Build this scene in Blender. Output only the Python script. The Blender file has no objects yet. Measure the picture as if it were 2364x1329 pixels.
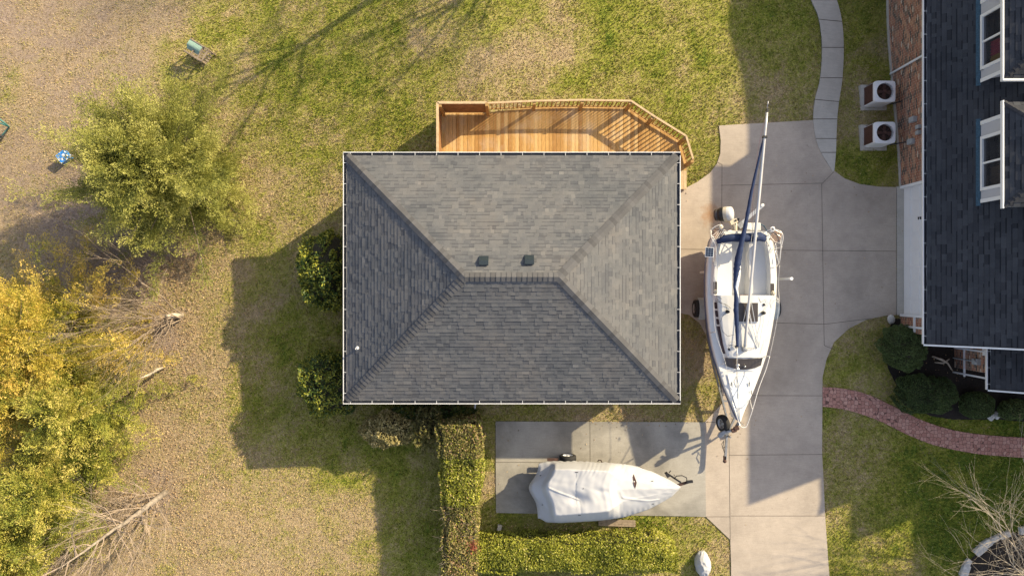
import bpy, bmesh, math, random
import numpy as np
from mathutils import Vector, Matrix, noise
rng = np.random.default_rng(7); random.seed(7)
# ---------------------------------------------------------------- camera, sky, sun, exposure
SC = bpy.context.scene
CAMZ, FPX = 26.4, 1584.0
cam = bpy.data.cameras.new('camera'); cam.sensor_width = 36; cam.lens = 24.12; cam.clip_end = 2000
co = bpy.data.objects.new('camera', cam); SC.collection.objects.link(co); co.location = (0, 0, CAMZ); SC.camera = co
SUN = Vector((.826, .56, .556)).normalized()
w = bpy.data.worlds.new("World"); SC.world = w; w.use_nodes = True
sky = w.node_tree.nodes.new('ShaderNodeTexSky'); sky.sky_type = 'NISHITA'; sky.sun_disc = False
sky.sun_elevation = math.asin(SUN.z); sky.sun_rotation = math.atan2(SUN.x, SUN.y); sky.dust_density = 2.5; sky.air_density = .8; sky.ozone_density = .6
bgn = w.node_tree.nodes['Background']; bgn.inputs[1].default_value = .15
hz = w.node_tree.nodes.new('ShaderNodeMixRGB'); hz.inputs[0].default_value = .5; hz.inputs[2].default_value = (1.62, 1.62, 1.80, 1)   # thin bright haze over the whole sky
tn = w.node_tree.nodes.new('ShaderNodeMixRGB'); tn.blend_type = 'MULTIPLY'; tn.inputs[0].default_value = 1; tn.inputs[2].default_value = (.95, .97, .96, 1)
w.node_tree.links.new(sky.outputs[0], tn.inputs[1]); w.node_tree.links.new(tn.outputs[0], hz.inputs[1]); w.node_tree.links.new(hz.outputs[0], bgn.inputs[0])
sl = bpy.data.lights.new('sun', 'SUN'); sl.energy = 3.7; sl.angle = math.radians(.7); sl.color = (1, .83, .54)
so = bpy.data.objects.new('sun', sl); SC.collection.objects.link(so); so.location = (20, 15, 30)
so.rotation_euler = SUN.to_track_quat('Z', 'Y').to_euler()
SC.view_settings.view_transform = 'Standard'; SC.view_settings.look = 'None'; SC.view_settings.exposure = 1.18; SC.view_settings.gamma = 1
SC.cycles.max_bounces = 6; SC.cycles.diffuse_bounces = 3
COL = SC.collection

# ---------------------------------------------------------------- ground shape and photo-measured positions
def S(t):
    t = np.clip(t, 0, 1); return t*t*(3-2*t)
def T(x, y):
    x = np.asarray(x, float); y = np.asarray(y, float)
    l = np.clip(-1.2-x, 0, None)*np.clip(.06+.0075*(y+7), .04, .2)
    l = 2.3*np.tanh(l/2.3)
    y0 = 6.4-3.0*S((x-11.6)/1.6)
    b = .9*S((y-y0)/(8.0))
    return -l-b
def Tz(x, y): return float(T(x, y))
def W(px, py, z=0.0):
    k = (CAMZ-z)/FPX
    return Vector(((px-1182)*k, -(py-664.5)*k, z))
def G(px, py, dz=0.0):
    z = 0.0
    for _ in range(12):
        p = W(px, py, z); z = Tz(p.x, p.y)+dz
    return W(px, py, z)
def inpoly(X, Y, poly):
    ins = np.zeros(X.shape, bool); n = len(poly)
    for i in range(n):
        x1, y1 = poly[i][0], poly[i][1]; x2, y2 = poly[(i+1) % n][0], poly[(i+1) % n][1]
        if y1 == y2: continue
        c = ((Y < y1) != (Y < y2)) & (X < (x2-x1)*(Y-y1)/(y2-y1)+x1)
        ins ^= c
    return ins
_VN = rng.random((256, 256))
def vnoise(x, y, s, o=0):
    x = np.asarray(x)*s+o*17.3+1000; y = np.asarray(y)*s+o*9.1+1000
    i = np.floor(x).astype(int); j = np.floor(y).astype(int); fx = S(x-i); fy = S(y-j)
    g = lambda a, b: _VN[a % 256, b % 256]
    return (g(i, j)*(1-fx)+g(i+1, j)*fx)*(1-fy)+(g(i, j+1)*(1-fx)+g(i+1, j+1)*fx)*fy

# ---------------------------------------------------------------- mesh helpers
class MB:
    def __init__(s): s.v = []; s.f = []; s.m = []; s.uv = {}
    def face(s, pts, m=0, uv=None):
        b = len(s.v); s.v += [tuple(p) for p in pts]; s.f.append(tuple(range(b, b+len(pts)))); s.m.append(m)
        if uv: s.uv[len(s.f)-1] = uv
    def box(s, c, d, rz=0, m=0, rx=0, ry=0):
        R = Matrix.Rotation(rz, 3, 'Z') @ Matrix.Rotation(ry, 3, 'Y') @ Matrix.Rotation(rx, 3, 'X')
        b = len(s.v); c = Vector(c)
        for sx in (-1, 1):
            for sy in (-1, 1):
                for sz in (-1, 1): s.v.append(tuple(c+R @ Vector((sx*d[0]/2, sy*d[1]/2, sz*d[2]/2))))
        for q in ((0,1,3,2),(4,6,7,5),(0,4,5,1),(2,3,7,6),(0,2,6,4),(1,5,7,3)): s.f.append(tuple(b+i for i in q)); s.m.append(m)
        return s
    def bar(s, p, q, w_, h_, m=0):
        p = Vector(p); q = Vector(q); d = q-p; L = d.length; d = d/L
        up = Vector((0,0,1)) if abs(d.z) < .95 else Vector((0,1,0))
        sd = d.cross(up).normalized(); up = sd.cross(d).normalized(); b = len(s.v)
        for e in (p, q):
            for a, c in ((-1,-1),(1,-1),(1,1),(-1,1)): s.v.append(tuple(e+sd*a*w_/2+up*c*h_/2))
        for q4 in ((0,1,2,3),(7,6,5,4),(0,4,5,1),(1,5,6,2),(2,6,7,3),(3,7,4,0)): s.f.append(tuple(b+i for i in q4)); s.m.append(m)
        return s
    def tube(s, pts, r, n=8, m=0, cap=True):
        pts = [Vector(p) for p in pts]; k = len(pts)
        r = [r]*k if not hasattr(r, '__len__') else r
        b = len(s.v); ref = None
        for i, p in enumerate(pts):
            d = (pts[min(i+1, k-1)]-pts[max(i-1, 0)]).normalized()
            if ref is None: ref = d.orthogonal().normalized()
            ref = (ref-d*ref.dot(d));
            ref = ref.normalized() if ref.length > 1e-5 else d.orthogonal().normalized()
            bi = d.cross(ref)
            for j in range(n):
                a = 2*math.pi*j/n; s.v.append(tuple(p+(ref*math.cos(a)+bi*math.sin(a))*r[i]))
        for i in range(k-1):
            for j in range(n):
                s.f.append((b+i*n+j, b+i*n+(j+1) % n, b+(i+1)*n+(j+1) % n, b+(i+1)*n+j)); s.m.append(m)
        if cap:
            s.f.append(tuple(b+j for j in reversed(range(n)))); s.m.append(m)
            s.f.append(tuple(b+(k-1)*n+j for j in range(n))); s.m.append(m)
        return s
    def cyl(s, c, r, h, axis=(0,0,1), n=20, m=0):
        a = Vector(axis).normalized(); c = Vector(c); return s.tube([c-a*h/2, c+a*h/2], r, n, m)
    def lathe(s, c, prof, axis=(0,0,1), n=24, m=0):
        a = Vector(axis).normalized(); u = a.orthogonal().normalized(); v = a.cross(u); c = Vector(c); b = len(s.v); k = len(prof)
        for r, h in prof:
            for j in range(n):
                t = 2*math.pi*j/n; s.v.append(tuple(c+a*h+(u*math.cos(t)+v*math.sin(t))*max(r, .0005)))
        for i in range(k-1):
            for j in range(n):
                s.f.append((b+i*n+j, b+i*n+(j+1) % n, b+(i+1)*n+(j+1) % n, b+(i+1)*n+j)); s.m.append(m)
        return s
    def grid(s, rows, m=0, close=False):
        b = len(s.v); n = len(rows[0])
        for r in rows: s.v += [tuple(p) for p in r]
        for i in range(len(rows)-1):
            for j in range(n-(0 if close else 1)):
                k = (j+1) % n; s.f.append((b+i*n+j, b+i*n+k, b+(i+1)*n+k, b+(i+1)*n+j)); s.m.append(m)
        return s
    def prism(s, poly, z0, z1, m=0):
        n = len(poly); s.face([(p[0], p[1], z1) for p in poly], m); s.face([(p[0], p[1], z0) for p in reversed(poly)], m)
        for i in range(n):
            a, c = poly[i], poly[(i+1) % n]; s.face([(a[0],a[1],z0),(c[0],c[1],z0),(c[0],c[1],z1),(a[0],a[1],z1)], m)
        return s
    def build(s, name, mats, parent=None, smooth=False, bevel=0, tri=False, fixn=True):
        if not isinstance(mats, (list, tuple)): mats = [mats]
        off = Vector((0,0,0)); q = parent
        while q is not None: off = off+q.location; q = q.parent
        me = bpy.data.meshes.new(name)
        me.from_pydata([(v[0]-off.x, v[1]-off.y, v[2]-off.z) for v in s.v], [], s.f)
        for mt in mats: me.materials.append(mt)
        me.polygons.foreach_set('material_index', s.m)
        if s.uv:
            ul = me.uv_layers.new(name='UVMap')
            for fi, uv in s.uv.items():
                for li, c in zip(me.polygons[fi].loop_indices, uv): ul.data[li].uv = c
        if smooth: me.polygons.foreach_set('use_smooth', [True]*len(me.polygons))
        me.update()
        if fixn or tri:
            bm = bmesh.new(); bm.from_mesh(me)
            if smooth: bmesh.ops.remove_doubles(bm, verts=bm.verts, dist=.0002)
            if fixn: bmesh.ops.recalc_face_normals(bm, faces=bm.faces)
            if tri: bmesh.ops.triangulate(bm, faces=bm.faces)
            bm.to_mesh(me); bm.free()
        o = bpy.data.objects.new(name, me); COL.objects.link(o)
        if parent is not None: o.parent = parent
        if bevel:
            b = o.modifiers.new('b', 'BEVEL'); b.width = bevel; b.segments = 2; b.limit_method = 'ANGLE'; b.angle_limit = math.radians(40)
            if not smooth: me.polygons.foreach_set('use_smooth', [False]*len(me.polygons))
        return o
def tag(o, label=None, cat=None, group=None, kind=None):
    if label: o['label'] = label
    if cat: o['category'] = cat
    if group: o['group'] = group
    if kind: o['kind'] = kind
    return o
def thing(name, loc, label, cat, group=None):
    o = bpy.data.objects.new(name, None); COL.objects.link(o); o.location = loc; o.empty_display_size = .2
    return tag(o, label, cat, group)
def cloud(name, P, tint, mat, parent=None):
    """P (n,k,3) leaf polygons, tint (n,) -> one mesh with a per-point tint attribute"""
    n, k, _ = P.shape; off = np.zeros(3); q = parent
    while q is not None: off += np.array(q.location); q = q.parent
    me = bpy.data.meshes.new(name)
    me.vertices.add(n*k); me.vertices.foreach_set('co', (P-off).astype(np.float32).ravel())
    me.loops.add(n*k); me.loops.foreach_set('vertex_index', np.arange(n*k, dtype=np.int32))
    me.polygons.add(n); me.polygons.foreach_set('loop_start', np.arange(0, n*k, k, dtype=np.int32))
    me.polygons.foreach_set('loop_total', np.full(n, k, dtype=np.int32))
    at = me.attributes.new('tint', 'FLOAT', 'POINT'); at.data.foreach_set('value', np.repeat(tint, k).astype(np.float32))
    me.materials.append(mat); me.update(calc_edges=True)
    o = bpy.data.objects.new(name, me); COL.objects.link(o)
    if parent is not None: o.parent = parent
    return o
def unit(a): return a/np.maximum(np.linalg.norm(a, axis=-1, keepdims=True), 1e-9)
def leaves(C, D, L, Wd, r=rng):
    """diamond leaves at centres C pointing along D"""
    n = len(C); D = unit(D); R = unit(r.normal(size=(n, 3))); Sd = unit(np.cross(D, R))
    L = np.broadcast_to(L, (n,))[:, None]; Wd = np.broadcast_to(Wd, (n,))[:, None]
    return np.stack([C-D*L*.5, C+Sd*Wd*.5-D*L*.05, C+D*L*.5, C-Sd*Wd*.5-D*L*.05], 1)

# ---------------------------------------------------------------- materials
class NT:
    def __init__(s, name, rough=.8):
        s.m = bpy.data.materials.new(name); s.m.use_nodes = True; s.t = s.m.node_tree; s.b = s.t.nodes['Principled BSDF']
        s.b.inputs['Roughness'].default_value = rough; s.b.inputs['Specular IOR Level'].default_value = .3
    def n(s, t, **k):
        o = s.t.nodes.new('ShaderNode'+t)
        for a, v in k.items():
            if a.startswith('i_'):
                key = a[2:]; key = int(key) if key.isdigit() else key.replace('_', ' ')
                if hasattr(v, 'bl_idname') or isinstance(v, bpy.types.NodeSocket): s.t.links.new(v, o.inputs[key])
                else: o.inputs[key].default_value = v
            else: setattr(o, a, v)
        return o
    def coord(s, kind='Object', scale=1):
        c = s.n('TexCoord').outputs[kind]
        if scale == 1: return c
        mp = s.n('Mapping'); s.t.links.new(c, mp.inputs[0]); mp.inputs['Scale'].default_value = scale if hasattr(scale, '__len__') else (scale,)*3
        return mp.outputs[0]
    def noise(s, vec, sc, det=3, rough=.55, dist=0):
        o = s.n('TexNoise', i_Scale=sc, i_Detail=det, i_Roughness=rough, i_Distortion=dist); s.t.links.new(vec, o.inputs['Vector']); return o.outputs['Fac']
    def ramp(s, fac, stops, interp='LINEAR'):
        o = s.n('ValToRGB'); e = o.color_ramp.elements; o.color_ramp.interpolation = interp
        while len(e) < len(stops): e.new(.5)
        for el, (p, c) in zip(e, stops): el.position = p; el.color = (*c, 1) if len(c) == 3 else c
        s.t.links.new(fac, o.inputs[0]); return o.outputs[0]
    def mix(s, f, a, b, mode='MIX'):
        o = s.n('MixRGB', blend_type=mode)
        for i, v in enumerate((f, a, b)):
            if isinstance(v, bpy.types.NodeSocket): s.t.links.new(v, o.inputs[i])
            elif i == 0: o.inputs[0].default_value = v
            else: o.inputs[i].default_value = (*v, 1)
        return o.outputs[0]
    def math(s, op, a, b=0.0, clamp=False):
        o = s.n('Math', operation=op, use_clamp=clamp)
        for i, v in enumerate((a, b)):
            if isinstance(v, bpy.types.NodeSocket): s.t.links.new(v, o.inputs[i])
            else: o.inputs[i].default_value = v
        return o.outputs[0]
    def col(s, c):
        if isinstance(c, bpy.types.NodeSocket): s.t.links.new(c, s.b.inputs['Base Color'])
        else: s.b.inputs['Base Color'].default_value = (*c, 1)
        return s
    def bump(s, h, strength=.5, dist=.02):
        o = s.n('Bump', i_Strength=strength, i_Distance=dist); s.t.links.new(h, o.inputs['Height']); s.t.links.new(o.outputs[0], s.b.inputs['Normal']); return s
def G3(v): return (v, v, v)
def plain(name, c, rough=.5, metal=0, var=.12, sc=6, bump=0, spec=.4):
    k = NT(name, rough); v = k.coord(); f = k.noise(v, sc, 4)
    k.col(k.mix(1, (*c,), k.ramp(f, [(.3, G3(1-var)), (.7, G3(1+0*var))]), 'MULTIPLY'))
    k.b.inputs['Metallic'].default_value = metal; k.b.inputs['Specular IOR Level'].default_value = spec
    if bump: k.bump(k.noise(v, sc*6, 3), bump, .01)
    return k.m
M = {}
M['white_gel'] = plain('white_gelcoat', (.66,.66,.65), .25, var=.06, sc=3)
M['white_paint'] = plain('white_paint', (.78,.79,.8), .5, var=.06, sc=2)
M['cream'] = plain('cream_plastic', (.62,.55,.42), .4)
M['steel'] = plain('stainless_steel', (.72,.71,.68), .28, metal=.8, var=.05)
M['alu'] = plain('mast_aluminium', (.58,.575,.57), .4, metal=.25, var=.1, sc=2)
M['galv'] = plain('galvanised_steel', (.36,.37,.38), .45, metal=.6, var=.35, sc=9)
M['rubber'] = plain('tyre_rubber', (.022,.022,.023), .8)
M['black'] = plain('black_plastic', (.02,.02,.022), .45)
M['navy'] = plain('navy_canvas', (.018,.035,.10), .8, var=.35, sc=5, bump=.4)
M['bluestripe'] = plain('blue_hull_stripe', (.05,.09,.25), .35)
M['smoked'] = plain('smoked_acrylic', (.05,.035,.045), .15, var=.3, spec=.6)
M['hatch'] = plain('smoked_hatch', (.075,.065,.062), .25, var=.3, sc=3)
M['nonskid'] = plain('nonskid_deck', (.66,.70,.74), .6, var=.06, sc=30)
M['teak'] = plain('teak_slat', (.30,.19,.13), .6, var=.4, sc=12)
M['rope'] = plain('braided_rope', (.55,.52,.46), .9, var=.4, sc=40)
M['ropered'] = plain('pink_halyard', (.62,.36,.30), .9)
M['rust'] = plain('rusty_steel', (.11,.06,.05), .85, var=.6, sc=8)
M['trailerwhite'] = plain('trailer_fender_paint', (.42,.46,.47), .5, var=.25)
M['flash'] = plain('metal_flashing', (.05,.11,.16), .5, metal=.3, var=.5, sc=18)
M['brown_metal'] = plain('brown_grille', (.12,.055,.04), .5, var=.4, sc=14)
M['green_panel'] = plain('faded_green_panel', (.28,.42,.35), .5, var=.25, sc=7)
M['old_wood'] = plain('weathered_wood', (.34,.27,.2), .85, var=.4, sc=10, bump=.3)
M['green_metal'] = plain('green_painted_metal', (.05,.17,.16), .5)
M['bark'] = plain('grey_bark', (.27,.22,.18), .9, var=.45, sc=9, bump=.6)
M['twig'] = plain('pale_twig', (.42,.33,.25), .9, var=.4, sc=6)
M['twiggrey'] = plain('grey_twig', (.36,.29,.26), .9, var=.4, sc=6)
M['snag'] = plain('weathered_snag_bark', (.40,.34,.28), .9, var=.7, sc=5, bump=.6)
M['silver_bark'] = plain('pale_smooth_bark', (.60,.52,.42), .8, var=.45, sc=6)
M['stone'] = plain('pale_edging_stone', (.56,.55,.52), .8, var=.35, sc=7, bump=.5)
M['soil'] = plain('dark_soil', (.035,.028,.024), 1, var=.6, sc=14, bump=.8)
M['gray'] = plain('grey_utility_box', (.38,.40,.41), .5)
M['pink_stone'] = plain('concrete_block', (.45,.42,.37), .9)
M['curtain_red'] = plain('red_curtain', (.30,.04,.08), .9)
M['curtain_ochre'] = plain('ochre_curtain', (.30,.19,.06), .9)
M['interior'] = plain('dim_interior', (.09,.075,.065), .9)
def mk_glass():
    k = NT('window_glass', .05); k.col((.05,.05,.055)); k.b.inputs['Alpha'].default_value = .45; k.b.inputs['Specular IOR Level'].default_value = .6; return k.m
M['glass'] = mk_glass()
def mk_concrete(name, base, stain=.25):
    k = NT(name, .85); v = k.coord()
    a = k.noise(v, .35, 5, .6, .4); b = k.noise(v, 2.2, 6, .65); c = k.noise(v, 45, 2); br = k.noise(k.coord(scale=(1.2, 9, 1)), 3, 3)
    x = k.ramp(a, [(.3, tuple(q*(1-stain) for q in base)), (.55, base), (.8, tuple(min(1, q*1.08) for q in base))])
    x = k.mix(.55, x, k.ramp(b, [(.3, G3(.78)), (.6, G3(1)), (.75, G3(1.08))]), 'MULTIPLY')
    x = k.mix(.5, x, k.ramp(c, [(.25, G3(.8)), (.7, G3(1.1))]), 'MULTIPLY')
    x = k.mix(.35, x, k.ramp(br, [(.35, G3(.85)), (.65, G3(1.08))]), 'MULTIPLY')
    vo = k.n('TexVoronoi', i_Scale=1.1); k.t.links.new(v, vo.inputs['Vector'])
    x = k.mix(.6, x, k.ramp(vo.outputs['Distance'], [(.0, (.35,.28,.24)), (.035, (1,1,1))]), 'MULTIPLY')
    ds = k.n('VectorMath', operation='DISTANCE'); k.t.links.new(v, ds.inputs[0]); ds.inputs[1].default_value = (7.72, 2.8, 0)
    rf = k.math('ADD', ds.outputs['Value'], k.math('MULTIPLY', k.math('SUBTRACT', k.noise(v, 4, 5, .7), .5), 1.0))
    x = k.mix(k.ramp(rf, [(.05, G3(.75)), (.55, G3(0))]), x, (.30,.15,.055))   # rust stain below the outboard motor
    sp = k.ramp(k.noise(v, 7, 3, .5, 1.5), [(.68, G3(1)), (.76, G3(.72))]); x = k.mix(.8, x, sp, 'MULTIPLY')
    k.col(x); k.bump(c, .25, .01); return k.m
M['concrete'] = mk_concrete('driveway_concrete', (.455,.39,.325))
M['pad'] = mk_concrete('pad_concrete', (.37,.35,.31), .62)
M['walk'] = mk_concrete('walk_concrete', (.50,.47,.42), .12)
M['joint'] = plain('joint_dirt', (.10,.085,.07), 1)
def mk_shingle(name, stops, blotch):
    k = NT(name, .95); k.b.inputs['Specular IOR Level'].default_value = .15; a = k.n('Attribute', attribute_name='tint'); v = k.coord()
    c = k.ramp(a.outputs['Fac'], stops)
    c = k.mix(.7, c, k.ramp(k.noise(v, .55, 5, .65), [(.32, (.72,.76,.80)), (.5, (1,1,1)), (.68, blotch)]), 'MULTIPLY')
    c = k.mix(.5, c, k.ramp(k.noise(k.coord(scale=(1, 1, 1)), 3.3, 4, .7), [(.35, G3(.86)), (.65, G3(1.08))]), 'MULTIPLY')
    c = k.mix(.6, c, k.ramp(k.noise(v, 75, 2), [(.3, G3(.7)), (.7, G3(1.22))]), 'MULTIPLY'); k.col(c)
    k.bump(k.noise(v, 90, 2), .35, .006); return k.m
M['shingle'] = mk_shingle('garage_shingles', [(0, (.070,.073,.083)), (.35, (.114,.117,.125)), (.7, (.148,.148,.150)), (1, (.205,.20,.195))], (1.14,1.07,1.0))
M['shingle_house'] = mk_shingle('house_shingles', [(0, (.020,.022,.027)), (.35, (.043,.046,.054)), (.7, (.060,.064,.073)), (1, (.088,.094,.105))], (1.05,1.03,1.02))
def mk_cap(name, base):
    k = NT(name, .9); v = k.coord('UV')
    br = k.n('TexBrick', offset=0, i_Scale=1.0, i_Mortar_Size=.008, i_Brick_Width=.16, i_Row_Height=4.0)
    br.inputs['Color1'].default_value = (0,0,0,1); br.inputs['Color2'].default_value = (1,1,1,1); br.inputs['Mortar'].default_value = (.0,.0,.0,1); k.t.links.new(v, br.inputs['Vector'])
    c = k.ramp(br.outputs['Color'], [(0, tuple(q*.78 for q in base)), (.5, base), (1, tuple(q*1.18 for q in base))])
    c = k.mix(.5, c, k.ramp(k.noise(v, 50, 2), [(.3, G3(.7)), (.7, G3(1.2))]), 'MULTIPLY'); k.col(c); return k.m
M['cap'] = mk_cap('ridge_cap_shingles', (.098,.098,.103))
M['cap_house'] = mk_cap('house_cap_shingles', (.045,.047,.055))
def mk_brick():
    k = NT('brown_brick', .9); uv = k.coord('UV')
    br = k.n('TexBrick', offset=.5, i_Scale=1.0, i_Mortar_Size=.007, i_Mortar_Smooth=.2, i_Brick_Width=.21, i_Row_Height=.075)
    br.inputs['Color1'].default_value = (0,0,0,1); br.inputs['Color2'].default_value = (1,1,1,1); k.t.links.new(uv, br.inputs['Vector'])
    c = k.ramp(br.outputs['Color'], [(0, (.07,.05,.045)), (.18, (.27,.10,.06)), (.4, (.36,.15,.09)), (.6, (.20,.12,.085)), (.8, (.46,.23,.13)), (.97, (.55,.45,.36))], 'CONSTANT')
    c = k.mix(.6, c, k.ramp(k.noise(uv, 30, 3), [(.3, G3(.7)), (.7, G3(1.15))]), 'MULTIPLY')
    c = k.mix(br.outputs['Fac'], c, (.50,.42,.33)); k.col(c); k.bump(k.math('SUBTRACT', 1.0, br.outputs['Fac']), .5, .01); return k.m
M['brick'] = mk_brick()
def mk_wood():
    k = NT('cedar_deck_boards', .7); v = k.coord()
    sep = k.n('SeparateXYZ'); k.t.links.new(v, sep.inputs[0]); cell = k.math('FLOOR', k.math('DIVIDE', sep.outputs['X'], .142))
    wn = k.n('TexWhiteNoise', noise_dimensions='1D'); k.t.links.new(cell, wn.inputs['W'])
    gr = k.noise(k.coord(scale=(1, .12, 1)), 38, 4, .6); pt = k.noise(v, 1.6, 4, .6)
    c = k.ramp(wn.outputs['Value'], [(0, (.36,.20,.065)), (.5, (.50,.31,.11)), (1, (.60,.42,.20))])
    c = k.mix(.6, c, k.ramp(gr, [(.3, (.62,.52,.42)), (.65, (1.12,1.1,1.05))]), 'MULTIPLY')
    c = k.mix(k.ramp(pt, [(.52, G3(0)), (.8, G3(.55))]), c, (.50,.42,.33))
    k.col(c); k.bump(gr, .25, .005); return k.m
M['deck'] = mk_wood()
M['rail'] = plain('stained_rail_wood', (.46,.28,.10), .65, var=.35, sc=8)
M['railtop'] = plain('weathered_rail_cap', (.60,.44,.26), .7, var=.3, sc=7)
M['skirt'] = plain('privacy_boards', (.33,.17,.07), .7, var=.4, sc=6)
def mk_paver():
    k = NT('red_path_pavers', .85); v = k.coord(scale=(7.2, 7.2, .001))
    vo = k.n('TexVoronoi', feature='DISTANCE_TO_EDGE', i_Scale=1.0, i_Randomness=.55); k.t.links.new(v, vo.inputs['Vector'])
    vc = k.n('TexVoronoi', i_Scale=1.0, i_Randomness=.55); k.t.links.new(v, vc.inputs['Vector'])
    sp = k.n('SeparateXYZ'); k.t.links.new(vc.outputs['Color'], sp.inputs[0])
    c = k.ramp(sp.outputs['X'], [(0, (.35,.17,.135)), (.5, (.43,.225,.18)), (1, (.50,.29,.235))])
    c = k.mix(.5, c, k.ramp(k.noise(k.coord(), 14, 4), [(.3, G3(.75)), (.7, G3(1.1))]), 'MULTIPLY')
    m = k.ramp(vo.outputs['Distance'], [(.02, G3(1)), (.06, G3(0))]); c = k.mix(m, c, (.12,.065,.055)); k.col(c)
    k.bump(k.ramp(vo.outputs['Distance'], [(.0, G3(0)), (.1, G3(1))]), .6, .015); return k.m
M['paver'] = mk_paver()
def mk_leaf(name, stops, rough=.55, trans=.25):
    k = NT(name, rough); a = k.n('Attribute', attribute_name='tint'); k.col(k.ramp(a.outputs['Fac'], stops))
    tr = k.n('BsdfTranslucent'); k.t.links.new(k.ramp(a.outputs['Fac'], stops), tr.inputs[0])
    mx = k.n('MixShader'); mx.inputs[0].default_value = trans
    k.t.links.new(k.b.outputs[0], mx.inputs[1]); k.t.links.new(tr.outputs[0], mx.inputs[2])
    k.t.links.new(mx.outputs[0], k.t.nodes['Material Output'].inputs[0]); return k.m
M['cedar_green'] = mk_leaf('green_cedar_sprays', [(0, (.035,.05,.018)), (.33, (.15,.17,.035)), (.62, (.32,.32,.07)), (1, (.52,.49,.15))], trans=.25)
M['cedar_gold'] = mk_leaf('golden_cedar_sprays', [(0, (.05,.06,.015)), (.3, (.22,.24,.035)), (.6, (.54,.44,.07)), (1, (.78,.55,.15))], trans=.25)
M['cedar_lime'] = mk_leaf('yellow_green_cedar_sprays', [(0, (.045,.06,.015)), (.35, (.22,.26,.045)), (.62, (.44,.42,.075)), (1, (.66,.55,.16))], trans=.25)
M['hedge'] = mk_leaf('hedge_leaves', [(0, (.07,.085,.02)), (.4, (.30,.33,.045)), (.8, (.58,.56,.09)), (1, (.75,.66,.28))], trans=.35)
M['hedge_brown'] = mk_leaf('browning_hedge_leaves', [(0, (.09,.08,.035)), (.4, (.20,.20,.06)), (.75, (.40,.32,.13)), (1, (.50,.30,.20))])
M['laurel'] = mk_leaf('glossy_evergreen_leaves', [(0, (.025,.05,.018)), (.5, (.07,.12,.03)), (1, (.50,.48,.07))], .4)
M['box'] = mk_leaf('boxwood_leaves', [(0, (.025,.04,.015)), (.5, (.075,.12,.035)), (1, (.17,.22,.08))])
M['straw'] = mk_leaf('straw_coloured_leaves', [(0, (.14,.13,.05)), (.5, (.42,.36,.15)), (1, (.66,.56,.30))])
M['litter'] = mk_leaf('dry_leaf_litter', [(0, (.17,.10,.055)), (.5, (.38,.25,.13)), (1, (.60,.45,.28))], .8, .1)
GREEN = [(0, (.47,.36,.215)), (.22, (.45,.36,.18)), (.42, (.38,.345,.10)), (.7, (.285,.30,.04)), (1, (.12,.18,.02))]
M['blades'] = mk_leaf('lawn_blades', GREEN, .7, .2)
def mk_lawn():
    k = NT('lawn_ground', .95); v = k.coord(); a = k.n('Attribute', attribute_name='tint'); b = k.n('Attribute', attribute_name='bare')
    f = k.math('ADD', a.outputs['Fac'], k.math('MULTIPLY', k.math('SUBTRACT', k.noise(v, 9, 5, .7), .5), 1.5))
    f = k.math('ADD', f, k.math('MULTIPLY', k.math('SUBTRACT', k.noise(v, 1.6, 4, .6), .5), .5))
    c = k.ramp(f, GREEN)
    fine = k.noise(v, 30, 4, .75)
    c = k.mix(.9, c, k.ramp(fine, [(.32, G3(.28)), (.5, G3(.85)), (.68, G3(1.35))]), 'MULTIPLY')
    c = k.mix(.7, c, k.ramp(k.noise(v, 5, 4, .7), [(.35, G3(.7)), (.65, G3(1.18))]), 'MULTIPLY')
    bc = k.ramp(k.noise(v, 12, 5, .7), [(.3, (.19,.135,.11)), (.5, (.31,.235,.185)), (.7, (.43,.34,.265))])
    bc = k.mix(.5, bc, k.ramp(k.noise(v, 40, 2), [(.35, G3(.6)), (.65, G3(1.15))]), 'MULTIPLY')
    c = k.mix(b.outputs['Fac'], c, bc); k.col(c); k.bump(fine, .9, .05); return k.m
M['lawn'] = mk_lawn()
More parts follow.
